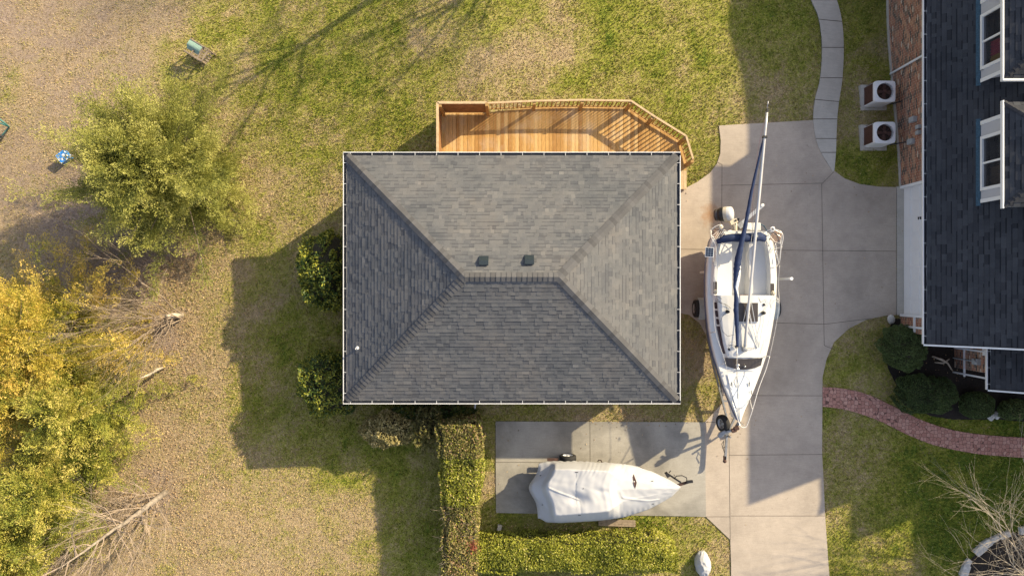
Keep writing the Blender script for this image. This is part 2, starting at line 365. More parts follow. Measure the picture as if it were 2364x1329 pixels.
# ---------------------------------------------------------------- lawn / terrain
CTRL = [(1150,30,.62,0),(900,60,.6,0),(1400,60,.66,0),(1600,150,.62,0),(1500,200,.58,0),(1120,120,.22,.15),(1230,100,.2,.15),(1000,80,.35,.05),(1350,180,.5,0),(950,190,.6,0),(720,170,.72,0),(760,240,.7,0),(650,60,.5,0),(520,60,.5,0),
 (560,170,.42,0),(620,260,.5,0),(700,330,.48,0),(760,420,.4,0),(620,420,.34,0),(560,500,.35,.05),(700,480,.35,0),(450,150,.4,0),(330,60,.12,.5),(200,60,.05,.7),(60,60,.05,.75),(100,180,.08,.7),(300,180,.12,.6),(30,220,.25,.4),(60,320,.12,.6),(40,430,.1,.7),(150,470,.05,.8),
 (100,560,.02,.85),(20,620,.2,.5),(300,640,.02,.9),(420,620,.12,.6),(450,560,.25,.3),(380,760,.05,.85),(430,850,.12,.45),(450,700,.28,.25),(500,640,.3,.15),(500,780,.28,.2),(480,950,.25,.2),(380,1020,.18,.5),(360,1150,.05,.7),(300,1300,.12,.4),(450,1100,.12,.3),(480,1250,.12,.2),(620,1150,.12,.12),(700,1280,.14,.1),(800,1200,.18,.05),(650,1320,.1,.1),(560,1200,.1,.1),(780,1300,.15,.05),
 (600,700,.3,.1),(640,650,.35,.1),(640,800,.5,0),(720,760,.6,0),(600,900,.55,0),(640,1000,.4,.05),(600,1060,.3,.1),(760,1010,.6,0),(700,960,.45,0),(900,1060,.65,0),(820,1100,.5,0),(960,1120,.6,0),(900,1200,.62,0),(960,1250,.6,0),(940,1310,.55,0),(860,1300,.4,0),
 (1125,1000,.7,0),(1130,1090,.15,.5),(1130,1150,.7,0),(1200,950,.6,0),(1120,945,.5,.3),(1350,950,.35,.3),(1500,950,.35,.2),(1600,850,.15,.4),(1620,780,.3,.2),(1640,930,.4,0),(1590,950,.3,.2),
 (1200,1210,.6,.1),(1350,1212,.5,.2),(1520,1210,.6,0),(1600,1220,.5,0),(1640,1280,.45,0),(1590,1300,.5,0),(1665,1310,.3,.1),
 (1620,230,.55,0),(1640,340,.5,0),(1610,390,.4,.1),(1560,250,.6,0),(1750,60,.6,0),(1800,180,.45,.05),(1740,250,.35,.15),(1850,100,.6,0),(1850,240,.35,.1),(1980,60,.75,0),(2000,150,.55,0),(1960,280,.25,.1),(1990,380,.7,0),(2040,400,.45,.1),(2035,100,.4,.5),
 (1950,820,.4,.05),(2010,760,.35,.1),(1930,870,.5,0),(2000,870,.4,.1),(2150,960,.8,0),(2250,980,.85,0),(1940,980,.55,.05),(1960,1060,.45,.05),(2100,1080,.85,0),(2250,1120,.95,0),(2340,1100,.95,0),(2200,1250,.85,0),(1940,1150,.4,.05),(1960,1280,.55,0),(2050,1290,.5,0),(2080,1200,.7,0),(2150,1180,.85,0)]
CP = np.array([[*G(a, b)[:2], g, br] for a, b, g, br in CTRL])
def lawn_tint(x, y):
    x = np.asarray(x, float); y = np.asarray(y, float); num = 0; den = 1e-9; nb = 0
    wx = x+(vnoise(x, y, .6, 1)-.5)*1.6; wy = y+(vnoise(x, y, .6, 2)-.5)*1.6
    for cx, cy, g, br in CP:
        d2 = (wx-cx)**2+(wy-cy)**2; wt = 1/(d2+.25)**2; num = num+wt*g; nb = nb+wt*br; den = den+wt
    g = num/den; g = g+(vnoise(x, y, 1.1, 3)-.5)*.34+(vnoise(x, y, 3.1, 4)-.5)*.34+(vnoise(x, y, 6.3, 14)-.5)*.2
    b = nb/den; b = b*(.55+.9*vnoise(x, y, 1.7, 5))
    return np.clip(g, 0, 1), np.clip(b, 0, 1)
def axis(a, b, st): return list(np.arange(a, b+1e-6, st))
gx = np.array([-900,-300,-120,-60,-35]+axis(-24, 24, .25)+[35,60,120,300,900]); gy = np.array([-900,-300,-120,-50,-25]+axis(-15, 17, .25)+[25,50,120,300,900])
XX, YY = np.meshgrid(gx, gy); ZZ = T(XX, np.clip(YY, -16, 20))-.025+.015*(vnoise(XX, YY, 1.3, 6)-.5)
me = bpy.data.meshes.new('lawn'); nx, ny = len(gx), len(gy)
idx = np.arange(nx*ny).reshape(ny, nx); F = np.stack([idx[:-1,:-1], idx[:-1,1:], idx[1:,1:], idx[1:,:-1]], -1).reshape(-1, 4)
me.from_pydata(np.stack([XX, YY, ZZ], -1).reshape(-1, 3).tolist(), [], F.tolist())
tg, tb = lawn_tint(XX.ravel(), YY.ravel())
for nm, vals in (('tint', tg), ('bare', tb)):
    at = me.attributes.new(nm, 'FLOAT', 'POINT'); at.data.foreach_set('value', vals.astype(np.float32))
me.polygons.foreach_set('use_smooth', [True]*len(me.polygons)); me.materials.append(M['lawn'])
lawn = bpy.data.objects.new('lawn', me); COL.objects.link(lawn); tag(lawn, kind='structure', label='winter lawn of green and straw coloured grass sloping gently to the left')

def wp(pts, z=0): return [W(a, b, z) for a, b in pts]
HC = .012
# driveway
drive_px = [(1660,290),(1880,277),(1881,310),(1895,350),(1908,375),(1927,395),(1950,412),(1985,425),(2030,431),(2069,432),(2069,727),(2040,729),(2000,738),(1960,758),(1925,790),(1908,830),(1899,870),(1898,1048),(1902,1120),(1905,1190),(1912,1290),(1920,1400),(1930,2600),(1690,2600),(1688,1300),(1686,1245),(1630,1192),(1627,974),(1668,930),(1665,880),(1650,830),(1632,775),(1615,745),(1590,726),(1560,722),(1560,437),(1583,434),(1610,420),(1640,398),(1655,378),(1663,355),(1664,325)]
pad_px = [(1144,972),(1627,974),(1630,1192),(1145,1183)]
D_ = wp(drive_px, HC); P_ = wp(pad_px, HC)
def slab(name, pts, mat, joints, label):
    m = MB(); n = len(pts); m.face(pts)
    for i in range(n):
        a, b = pts[i], pts[(i+1) % n]; m.face([a, b, (b[0], b[1], -.12), (a[0], a[1], -.12)])
    for ch in joints:
        for (a, b) in zip(ch[:-1], ch[1:]):
            p, q = W(*a, HC+.004), W(*b, HC+.004); d = (q-p).normalized(); s_ = Vector((-d.y, d.x, 0))*.008
            m.face([p-s_, q-s_, q+s_, p+s_], 1)
    o = m.build(name, [mat, M['joint']], tri=True); return tag(o, kind='structure', label=label)
slab('driveway', D_, M['concrete'], [[(1664,428),(1898,423)],[(1560,575),(2069,580)],[(1790,745),(1903,748),(2010,735)],[(1650,912),(1898,913)],[(1683,1050),(1900,1048)],[(1687,1190),(1905,1190)],[(1925,397),(1897,425),(1902,748),(1903,797),(1925,806)],[(1657,375),(1667,380),(1666,520)],[(1630,974),(1680,974)],[(1683,1000),(1686,1245)],[(1630,1192),(1686,1192)]], 'concrete driveway of cast slabs between the two buildings')
slab('boat_pad', P_, M['pad'], [[(1362,973),(1363,1188)],[(1144.6,1066),(1362,1067)]], 'stained concrete parking pad under the covered boat')
m = MB(); m.prism(wp([(2070,431),(2092,431),(2092,727),(2070,727)]), -.1, .03); tag(m.build('garage_apron', M['walk'], tri=True), kind='structure', label='pale concrete strip in front of the white garage door')
# curved walk
def strip(L, R, dz): return [(G(a, b, dz), G(c, d, dz)) for (a, b), (c, d) in zip(L, R)]
def dens(p, k=6):
    out = []
    n = len(p)
    for i in range(n-1):
        p0, p1, p2, p3 = p[max(i-1,0)], p[i], p[i+1], p[min(i+2,n-1)]
        for j in range(k):
            t = j/k; out.append(tuple(.5*((2*p1[a])+(-p0[a]+p2[a])*t+(2*p0[a]-5*p1[a]+4*p2[a]-p3[a])*t*t+(-p0[a]+3*p1[a]-3*p2[a]+p3[a])*t**3) for a in (0,1)))
    out.append(tuple(p[-1])); return out
wl = dens([(1848,-60),(1873,0),(1891,45),(1898,110),(1894,180),(1882,230),(1878,275),(1884,320),(1896,352),(1923,396)]); wr = dens([(1910,-60),(1932,0),(1944,50),(1948,110),(1945,180),(1937,235),(1933,275),(1931,320),(1930,352),(1926.5,393)])
st = strip(wl, wr, .03); m = MB()
for i in range(len(st)-1):
    (a, b), (c, d) = st[i], st[i+1]; m.face([a, b, d, c]); dn = Vector((0,0,-.12)); m.face([a, c, c+dn, a+dn]); m.face([b, d, d+dn, b+dn])
for i in range(0, len(st)-1, 6):
    a, b = st[i]; n_ = Vector((-(b-a).y, (b-a).x, 0)).normalized()*.012; u = Vector((0,0,.004)); m.face([a-n_+u, b-n_+u, b+n_+u, a+n_+u], 1)
tag(m.build('walkway', [M['walk'], M['joint']], smooth=False), kind='structure', label='narrow curved concrete walk leading up from the driveway')
bu = dens([(1899,893),(1950,897),(2005,911),(2070,941),(2130,970),(2200,992),(2280,1004),(2380,1010),(2480,1012)]); bl = dens([(1899,938),(1955,946),(2025,969),(2100,1005),(2165,1029),(2250,1046),(2320,1053),(2385,1057),(2480,1058)])
st = strip(bu, bl, .02); m = MB()
for (a, b), (c, d) in zip(st[:-1], st[1:]):
    m.face([a, b, d, c]); dn = Vector((0,0,-.12)); m.face([a, c, c+dn, a+dn], 1); m.face([b, d, d+dn, b+dn], 1)
tag(m.build('brick_path', [M['paver'], M['joint']]), kind='structure', label='curving path of small red pavers across the lawn')
# mulch bed under the shrubs
mul_px = [(2085,770),(2400,770),(2400,975),(2310,968),(2200,968),(2150,960),(2090,935),(2070,890),(2050,850),(2040,790),(2062,735),(2085,735)]
m = MB(); m.face(wp(mul_px, .004)); tag(m.build('mulch_bed', M['soil'], tri=True), kind='structure', label='dark mulch bed beside the brick house')
bed_c = G(2400, 1345)
m = MB(); m.face([(bed_c.x+2.95*math.cos(a), bed_c.y+2.05*math.sin(a), .006+Tz(bed_c.x, bed_c.y)) for a in np.linspace(0, 2*math.pi, 40, endpoint=False)])
tag(m.build('planting_bed', M['soil'], tri=True), kind='structure', label='oval bed of dark mulch ringed with pale stones')
# lawn blades: three-cornered tufts over the grassy ground
houseblk = wp([(2085,-300),(2600,-300),(2600,780),(2085,780)]); garblk = wp([(845,395),(1520,395),(1520,895),(845,895)])
wpoly = [G(a, b) for a, b in wl]+[G(a, b) for a, b in reversed(wr)]; bpoly = [G(a, b) for a, b in bu]+[G(a, b) for a, b in reversed(bl)]
excl = [D_, P_, houseblk, garblk, wpoly, bpoly, wp(mul_px), wp([(1015,270),(1455,262),(1580,335),(1590,400),(1015,400)])]
def scatter(n, x0=-23, x1=21, y0=-12.5, y1=14):
    X = rng.uniform(x0, x1, n); Y = rng.uniform(y0, y1, n); k = np.ones(n, bool)
    for p in excl: k &= ~inpoly(X, Y, p)
    k &= ((X-bed_c.x)/2.9)**2+((Y-bed_c.y)/2.0)**2 > 1
    return X[k], Y[k]
X, Y = scatter(520000); g, b = lawn_tint(X, Y); k = rng.random(len(X)) > b*.8; X, Y, g, b = X[k], Y[k], g[k], b[k]; n = len(X)
hgt = rng.uniform(.02, .055, n)*(.6+.8*g); lean = rng.uniform(-1, 1, (n, 2))*.05; az = rng.uniform(0, math.pi, n); wd = rng.uniform(.010, .028, n)
Z = T(X, Y)-.03; sx, sy = np.cos(az)*wd, np.sin(az)*wd
P = np.stack([np.stack([X-sx, Y-sy, Z], 1), np.stack([X+sx, Y+sy, Z], 1), np.stack([X+lean[:,0], Y+lean[:,1], Z+.03+hgt], 1)], 1)
tint = np.clip(g+rng.normal(0, .26, n), 0, 1)
tag(cloud('grass', P, tint, M['blades']), 'short grass blades mixed green and straw across the lawn', 'grass', kind='stuff')
# fallen leaves
def leafscatter(cx, cy, sx_, sy_, n):
    c = G(cx, cy); return c.x+rng.normal(0, sx_, n), c.y+rng.normal(0, sy_, n)
parts = [leafscatter(400, 780, 1.3, 2.6, 2800), leafscatter(480, 900, 1.6, 3.0, 2200), leafscatter(360, 1150, 1.6, 1.8, 2200), leafscatter(420, 620, .9, .7, 900), leafscatter(240, 600, 1.6, .8, 800), leafscatter(1330, 1213, 2.2, .12, 350), leafscatter(1500, 955, 1.6, .3, 300), leafscatter(1400, 985, 2.2, .5, 14), leafscatter(1690, 930, .5, 1.6, 70), leafscatter(1800, 600, 2.5, 3.5, 60), leafscatter(2190, 840, 1.6, .8, 160), leafscatter(1060, 1200, .9, 2.0, 400), leafscatter(600, 1000, 3, 3, 800)]
X = np.concatenate([p[0] for p in parts]); Y = np.concatenate([p[1] for p in parts]); n = len(X)
C = np.stack([X, Y, T(X, Y)+.02+rng.uniform(0, .02, n)], 1); D = rng.normal(size=(n, 3)); D[:, 2] *= .25
tag(cloud('fallen_leaves', leaves(C, D, rng.uniform(.04, .075, n), rng.uniform(.022, .045, n)), rng.random(n), M['litter']), 'dry brown fallen leaves scattered under the trees and hedges', 'fallen leaves', kind='stuff')

# ---------------------------------------------------------------- roofs
def slope_uv(pts, e0, e1):
    """uv in metres: u along the eave e0->e1, v up the slope"""
    e0 = Vector(e0); u = (Vector(e1)-e0).normalized(); nrm = (Vector(pts[1])-Vector(pts[0])).cross(Vector(pts[2])-Vector(pts[0])).normalized(); v = nrm.cross(u)
    if v.z < 0: v = -v
    return [((Vector(p)-e0).dot(u)+50, (Vector(p)-e0).dot(v)) for p in pts]
def roof_slab(m, pts, e0, e1, th=.05, mi=0, mu=1):
    m.face(pts, mi, slope_uv(pts, e0, e1)); lo = [Vector(p)-Vector((0,0,th)) for p in pts]; m.face(list(reversed(lo)), mu)
    for i in range(len(pts)):
        j = (i+1) % len(pts); m.face([pts[i], pts[j], lo[j], lo[i]], mu)
def shingle_course(parent, e0, e1, vdir, Lv, ul, ur, mat, expo=.138, tw=.18, name='shingles', seed=1):
    """real overlapping shingle courses: e0->e1 along the eave, vdir up the slope, ul(v)/ur(v) the ends of each course"""
    r2 = np.random.default_rng(seed); e0 = np.array(e0); u = np.array(e1)-e0; u = u/np.linalg.norm(u); vd = np.array(vdir, float); vd /= np.linalg.norm(vd)
    n = np.cross(u, vd); n = n if n[2] > 0 else -n; Q = []; TT = []; nr = int(Lv/expo)+1
    for i in range(nr):
        v0 = i*expo; v1 = min(v0+expo, Lv); a0, b0, a1, b1 = ul(v0), ur(v0), ul(v1), ur(v1)
        if b0-a0 < .05: break
        us = [a0]; x = a0-r2.uniform(0, tw)
        while x < b0:
            x += r2.uniform(.45, 1.55)*tw
            if a0+.01 < x < b0-.01: us.append(x)
        us.append(b0); ca = np.clip; lam = r2.random() < .5; base_t = r2.normal(0, .05)
        for k in range(len(us)-1):
            p, q = us[k], us[k+1]; hi = .015 if r2.random() < .5 else .007; j0 = r2.uniform(-.003, .003)
            P = lambda uu, vv, h: e0+u*uu+vd*vv+n*h
            pu, qu = min(max(p, a1), max(b1, a1)), min(max(q, a1), max(b1, a1))
            A, B, C, D = P(p, v0+j0, hi), P(q, v0+j0, hi), P(qu, v1+.004, hi*.15+.001), P(pu, v1+.004, hi*.15+.001)
            A0, B0 = P(p, v0+j0, -.012), P(q, v0+j0, -.012); t = min(1, max(0, .48+base_t+r2.normal(0, .10)+(.05 if hi > .01 else -.05)))
            fb = .74 if hi < .01 else .90   # printed dark band under the next course
            A2 = A+(D-A)*fb; B2 = B+(C-B)*fb
            Q.append([A, B, B2, A2]); TT.append(t); Q.append([A2, B2, C, D]); TT.append(max(0, t-(.42 if hi < .01 else .2))); Q.append([A0, B0, B, A]); TT.append(t*.4)
            Dl, Cl = P(pu, v1, -.004), P(qu, v1, -.004)
            Q.append([A0, A, D, Dl]); TT.append(t*.4); Q.append([B, B0, Cl, C]); TT.append(t*.4)
    return cloud(name, np.array(Q), np.array(TT), mat, parent)
def cap_run(m, p, q, wd, na, nb, lift=.048):
    """folded cap shingles along p->q; na, nb = downhill horizontal directions on both sides with slopes"""
    p = Vector(p); q = Vector(q); L = (q-p).length; u = Vector((0,0,lift)); A = Vector(na)*wd; B = Vector(nb)*wd
    k = max(1, int(L/.16))
    for i in range(k):
        a = p.lerp(q, i/k)+u; b = p.lerp(q, (i+1)/k)+u; lo = Vector((0,0,.016))
        m.face([a+A, b+A-lo, b-lo, a], 0, [(i*.16+.01,0),(i*.16+.15,0),(i*.16+.15,1),(i*.16+.01,1)]); m.face([a, b-lo, b+B-lo, a+B], 0, [(i*.16+.01,0),(i*.16+.15,0),(i*.16+.15,1),(i*.16+.01,1)])
def gutter(parent, a, b, out, hang=.75, name='gutter', wd=.12, ext=0):
    """open trough along a->b, out = outward unit vector; white lip, dark inside, hangers as their own parts"""
    a = Vector(a); b = Vector(b); out = Vector(out); m = MB(); d = (b-a).normalized(); a = a-d*ext; b = b+d*ext; up = Vector((0,0,1))
    prof = [(0,.02),(0,-.10),(wd-.015,-.10),(wd,-.04),(wd,.015),(wd-.022,.015),(wd-.022,0)]
    rows = [[e+out*x+up*z for x, z in prof] for e in (a, b)]
    for i in range(len(prof)-1): m.face([rows[0][i], rows[1][i], rows[1][i+1], rows[0][i+1]], 0)
    for r_ in rows: m.face(r_[:5])
    m.face([a+out*.004-up*.045, b+out*.004-up*.045, b+out*(wd-.03)-up*.045, a+out*(wd-.03)-up*.045], 1)   # leaf screen
    m.build(name, [M['white_paint'], M['gutter_in']], parent, fixn=False)
    n = max(1, int((b-a).length/hang)); h0 = None
    for i in range(n+1):
        c = a.lerp(b, (i+.35)/(n+.7))+out*(wd/2)+up*.005; mm = MB(); mm.bar(c-out*wd/2, c+out*(wd/2-.01), .013, .012); mm.build('gutter_hanger', M['white_paint'], parent)
M['gutter_in'] = plain('dark_gutter_screen', (.035,.04,.055), .7, var=.5, sc=8)

# ---------------------------------------------------------------- garage building
ZE = 2.5
x0 = W(800, 0, ZE).x; x1 = W(1563, 0, ZE).x; yt = W(0, 359, ZE).y; yb = W(0, 924, ZE).y
hw = (yt-yb)/2; PIT = math.tan(math.radians(27.2)); ZR = ZE+hw*PIT; ym = (yt+yb)/2
gar = thing('garage_building', (0, ym, 0), 'low detached building under a grey hip roof of shingles, deck behind it', 'building')
A, B, C_, Dd = Vector((x0,yt,ZE)), Vector((x1,yt,ZE)), Vector((x1,yb,ZE)), Vector((x0,yb,ZE)); RW = Vector((x0+hw,ym,ZR)); RE = Vector((x1-hw,ym,ZR))
m = MB(); roof_slab(m, [A, RW, RE, B], A, B); roof_slab(m, [Dd, C_, RE, RW], Dd, C_); roof_slab(m, [A, Dd, RW], A, Dd); roof_slab(m, [C_, B, RE], C_, B)
M['deck_ply'] = plain('roof_underlay', (.05,.05,.055), 1)
groof = m.build('roof', [M['deck_ply'], M['white_paint']], gar, fixn=False)
sl_ = math.hypot(hw, ZR-ZE); cs = hw/sl_; WL = x1-x0; HL = yt-yb
shingle_course(groof, A, B, (0,-hw,ZR-ZE), sl_, lambda v: v*cs, lambda v: WL-v*cs, M['shingle'], seed=1)
shingle_course(groof, Dd, C_, (0,hw,ZR-ZE), sl_, lambda v: v*cs, lambda v: WL-v*cs, M['shingle'], seed=2)
shingle_course(groof, A, Dd, (hw,0,ZR-ZE), sl_, lambda v: v*cs, lambda v: HL-v*cs, M['shingle'], seed=3)
shingle_course(groof, B, C_, (-hw,0,ZR-ZE), sl_, lambda v: v*cs, lambda v: HL-v*cs, M['shingle'], seed=4)
m = MB(); s2 = math.sqrt(.5)
def dn(dx, dy, s=1): return (dx, dy, -PIT*s)
cap_run(m, RW, RE, .15, dn(0,1), dn(0,-1))
for cn, R_, sx_, sy_ in ((A,RW,-1,1),(Dd,RW,-1,-1),(B,RE,1,1),(C_,RE,1,-1)):
    cap_run(m, cn, R_, .15, (-sx_*s2, sy_*s2, -PIT*s2), (sx_*s2, -sy_*s2, -PIT*s2))
m.build('ridge_cap', M['cap'], groof, fixn=False)
# walls of the garage, down to the falling ground
wx0, wx1, wyt, wyb = x0+.42, x1-.42, yt-.42, yb+.42; zb = -2.0
def brick_wall(m, a, b, z0, z1, mi=0):
    L = (Vector(b)-Vector(a)).length; m.face([(a[0],a[1],z0),(b[0],b[1],z0),(b[0],b[1],z1),(a[0],a[1],z1)], mi, [(0,z0+20),(L,z0+20),(L,z1+20),(0,z1+20)])
m = MB()
for a, b in (((wx0,wyb),(wx1,wyb)),((wx1,wyb),(wx1,wyt)),((wx1,wyt),(wx0,wyt)),((wx0,wyt),(wx0,wyb))): brick_wall(m, a, b, zb, ZE-.06)
m.build('wall', M['brick'], gar)
m = MB(); m.face([(x0+.02,yb+.02,ZE-.07),(x1-.02,yb+.02,ZE-.07),(x1-.02,yt-.02,ZE-.07),(x0+.02,yt-.02,ZE-.07)]); m.build('soffit', M['white_paint'], gar)
for a, b, o in ((A,B,(0,1,0)),(Dd,C_,(0,-1,0)),(A,Dd,(-1,0,0)),(B,C_,(1,0,0))): gutter(gar, a, b, o, ext=.12 if o[0] == 0 else 0)
for px, py in ((1117,601),(1222,599)):   # attic vents
    z = ZE+(yt-W(0,py,4.3).y)*PIT; z = ZE+(yt-W(0,py,z).y)*PIT; c = W(px, py, z); m = MB(); wv, dv = .30, .30
    nrm = Vector((0, PIT, 1)).normalized()
    t0 = [c+Vector((sx*wv/2, sy*dv/2, -sy*dv/2*PIT-.02)) for sx, sy in ((-1,-1),(1,-1),(1,1),(-1,1))]
    h = .16; t1 = [t0[0]+Vector((.0,.0,h*.75)), t0[1]+Vector((0,0,h*.75)), c+Vector((wv/2,-.01,h)), c+Vector((-wv/2,-.01,h))]; t2 = [t0[3]+Vector((0,0,.05)), t0[2]+Vector((0,0,.05))]
    m.face([t1[0],t1[1],t1[2],t1[3]]); m.face([t1[3],t1[2],t2[1],t2[0]]); m.face([t0[0],t0[1],t1[1],t1[0]]); m.face([t0[3],t0[2],t2[1],t2[0]][::-1])
    m.face([t0[0],t1[0],t1[3],t2[0],t0[3]]); m.face([t0[1],t0[2],t2[1],t1[2],t1[1]])
    m.build('roof_vent', M['vent'] if 'vent' in M else M.setdefault('vent', plain('blue_grey_metal_vent', (.022,.034,.045), .5, metal=.2)), groof)
z = 2.9; c = W(826, 803, z); z = ZE+(c.x-x0)*PIT; c = W(826, 803, z)
m = MB(); m.lathe(c-Vector((0,0,.05)), [(.09,0),(.055,.05),(.036,.08),(.036,.3),(.028,.3),(.028,.2),(0,.2)]); m.build('vent_pipe', M['white_paint'], groof, smooth=True)
for k_, (px, py) in enumerate(((1078,634),(1078,641))):
    pass
# pale drain pipe beside the boat pad corner
m = MB(); p = W(1096, 942, .2); m.tube([W(1097,930,1.9)+Vector((0,.25,0)), W(1097,930,1.9)+Vector((0,.25,-1.5)), p, G(1096,950,.03)], .03, 8); m.build('downspout', M['white_paint'], gar)

# ---------------------------------------------------------------- deck
ZD = .16; dk = thing('wooden_deck', W(1300, 300, 0), 'raised wooden deck with slatted railing along the back of the hip roofed building', 'deck')
ZT = ZD+.95
railpx = [(1125,238),(1235,233),(1346,231),(1457,233),(1508,267),(1584,314),(1600,367)]
rp = [W(a, b, ZT) for a, b in railpx]; Lx = W(1010, 0, ZD+1.45).x; Ty = W(0, 237, ZD+1.45).y
outl = [Vector((Lx, Ty, 0)), Vector((rp[0].x, Ty, 0))]+[Vector((p.x, p.y, 0)) for p in rp[1:]]
deck_poly = [(p.x, p.y) for p in outl]+[(rp[-1].x-.05, wyt-.5), (wx1, wyt-.5), (wx1, wyt+.0), (Lx, wyt)]
yend = W(0, 437, .1).y
m = MB(); bw = .142; xx = Lx
def yrange(x):
    ys = []
    pts = outl
    for a, b in zip(pts[:-1], pts[1:]):
        if min(a.x, b.x) <= x <= max(a.x, b.x) and abs(a.x-b.x) > 1e-6: ys.append(a.y+(b.y-a.y)*(x-a.x)/(b.x-a.x))
    return max(ys) if ys else None
while xx < rp[-1].x-.02:
    x2 = min(xx+bw-.008, rp[-1].x); ya, yb2 = yrange(xx), yrange(x2)
    if ya and yb2:
        lo = wyt+.01 if x2 < wx1+.05 else rp[-1].y-.25
        zj = random.uniform(-.003, .003)
        m.prism([(xx, lo), (x2, lo), (x2, yb2-.02), (xx, ya-.02)], ZD-.038+zj, ZD+zj)
    xx += bw
m.build('deck_boards', M['deck'], dk)
m = MB(); xr0, xr1 = W(1568.5,0,.1).x, W(1586,0,.1).x; k = 0
xx = xr0
while xx < xr1-.02:
    m.prism([(xx, yend), (xx+.128, yend), (xx+.128, rp[-1].y-.27), (xx, rp[-1].y-.27)], .06, ZD-.01); xx += .136
m.build('ramp', M['railtop'], dk)
# skirt and privacy walls
m = MB()
for a, b in zip(outl[:-1], outl[1:]): m.bar((a.x, a.y, ZD-.13), (b.x, b.y, ZD-.13), .04, .24)
m.bar((Lx, Ty, ZD-.13), (Lx, wyt, ZD-.13), .04, .24); m.build('fascia_board', M['rail'], dk)
ztp = ZD+1.45
for a, b in (((Lx, Ty), (outl[1].x, Ty)), ((Lx, Ty), (Lx, wyt+.25))):
    a = Vector((*a, 0)); b = Vector((*b, 0)); m = MB(); n = 9
    for i in range(n):
        z = ZD+.08+i*(1.33/n)+.07; m.bar((a.x, a.y, z), (b.x, b.y, z), .022, 1.33/n-.008)
    m.bar((a.x, a.y, ztp), (b.x, b.y, ztp), .09, .035, 1); m.build('privacy_panel', [M['skirt'], M['railtop']], dk)
def post(p, h, w_=.115):
    m = MB(); zg = min(-.1, Tz(p.x, p.y))-.05; m.prism([(p.x-w_/2,p.y-w_/2),(p.x+w_/2,p.y-w_/2),(p.x+w_/2,p.y+w_/2),(p.x-w_/2,p.y+w_/2)], zg, ZD+h); m.build('post', M['rail'], dk)
for p, h in ((Vector((Lx+.09, Ty-.09, 0)), 1.44), (Vector((outl[1].x, Ty-.07, 0)), 1.47), (Vector((Lx+.08, wyt+.3, 0)), 1.44)): post(p, h)
for p in rp[1:]: post(Vector((p.x-.02, p.y-.07, 0)), .93)
for a, b in zip(rp[:-1], rp[1:]):
    m = MB(); m.bar(a, b, .07, .04); m.build('rail_cap', M['railtop'], dk)
    m = MB(); m.bar(a-Vector((0,0,.06)), b-Vector((0,0,.06)), .035, .08); m.bar((a.x,a.y,ZD+.1), (b.x,b.y,ZD+.1), .032, .07); m.build('rail_bar', M['rail'], dk)
    L = (b-a).length; n = int(L/.15)
    for i in range(1, n):
        p = a.lerp(b, i/n); m = MB(); m.bar((p.x, p.y, ZD+.1), (p.x, p.y, ZT-.05), .038, .038); m.build('baluster', M['rail'], dk)

# ---------------------------------------------------------------- brick house on the right
EH = 2.75; PH = .85; ex = W(2139, 0, EH).x; ey = W(0, 794, EH).y; RZ = 6.3; rx = ex+(RZ-EH)/PH
hs = thing('brick_house', (ex+1.5, 0, 0), 'large brick house with steep dark shingle roof, white gutters and two dormers', 'house')
def gable_wing(xe, ye, ytop, zr, p, name='roof', z_e=EH):
    xr = xe+(zr-z_e)/p; xr2 = 2*xr-xe; m = MB()
    roof_slab(m, [Vector((xe,ye,z_e)), Vector((xr,ye,zr)), Vector((xr,ytop,zr)), Vector((xe,ytop,z_e))][::-1], (xe,ytop,z_e), (xe,ye,z_e))
    roof_slab(m, [Vector((xr2,ye,z_e)), Vector((xr2,ytop,z_e)), Vector((xr,ytop,zr)), Vector((xr,ye,zr))][::-1], (xr2,ye,z_e), (xr2,ytop,z_e))
    o = m.build(name, [M['deck_ply'], M['white_paint']], hs, fixn=False); L = math.hypot(xr-xe, zr-z_e)
    shingle_course(o, (xe,ytop,z_e), (xe,ye,z_e), (xr-xe,0,zr-z_e), L, lambda v: 0, lambda v: ytop-ye, M['shingle_house'], .15, .24, seed=int(xe*10))
    return xr, o
xr, hroof = gable_wing(ex, ey, 17, RZ, PH)
m = MB(); cap_run(m, (xr, ey, RZ), (xr, 17, RZ), .15, (-1,0,-PH), (1,0,-PH)); m.build('ridge_cap', M['cap_house'], hroof, fixn=False)
wxh = W(2079, 0, 0).x
def brick_box(xa, ya, xb, yb_, z0, z1, gable=None):
    m = MB(); pts = [(xa,ya),(xb,ya),(xb,yb_),(xa,yb_)]
    for i in range(4): brick_wall(m, pts[i], pts[(i+1) % 4], z0, z1)
    if gable:
        xm, zt = gable; m.face([(xa,ya,z1),(xb,ya,z1),(xm,ya,zt)], 0, [(0,z1+20),(xb-xa,z1+20),(xm-xa,zt+20)])
    return m
gy1 = W(0, 433, 0).y; gy0 = W(0, 727, 0).y; wyS = W(0, 768, .5).y
# left wall in pieces round the garage doorway
m = MB(); pw = [((wxh,17),(wxh,gy1),-2,EH-.08),((wxh,gy0),(wxh,wyS),-.3,EH-.08),((wxh,gy1),(wxh,gy0),2.25,EH-.08)]
for a, b, z0_, z1_ in pw: brick_wall(m, a, b, z0_, z1_)
X2 = 2*xr-ex-.6
brick_wall(m, (wxh,wyS), (X2,wyS), -.3, EH-.08); brick_wall(m, (X2,wyS), (X2,17), -.3, EH-.08)
m.face([(wxh,wyS,EH-.08),(X2,wyS,EH-.08),(xr,wyS,RZ-.15)], 0, [(0,22),(X2-wxh,22),(xr-wxh,26)])
m.build('wall', M['brick'], hs)
m = MB(); m.box(((ex+wxh)/2+.0, (17+ey)/2, EH-.09), (abs(wxh-ex)+.05, 17-ey-.04, .02)); m.build('soffit', M['white_paint'], hs)
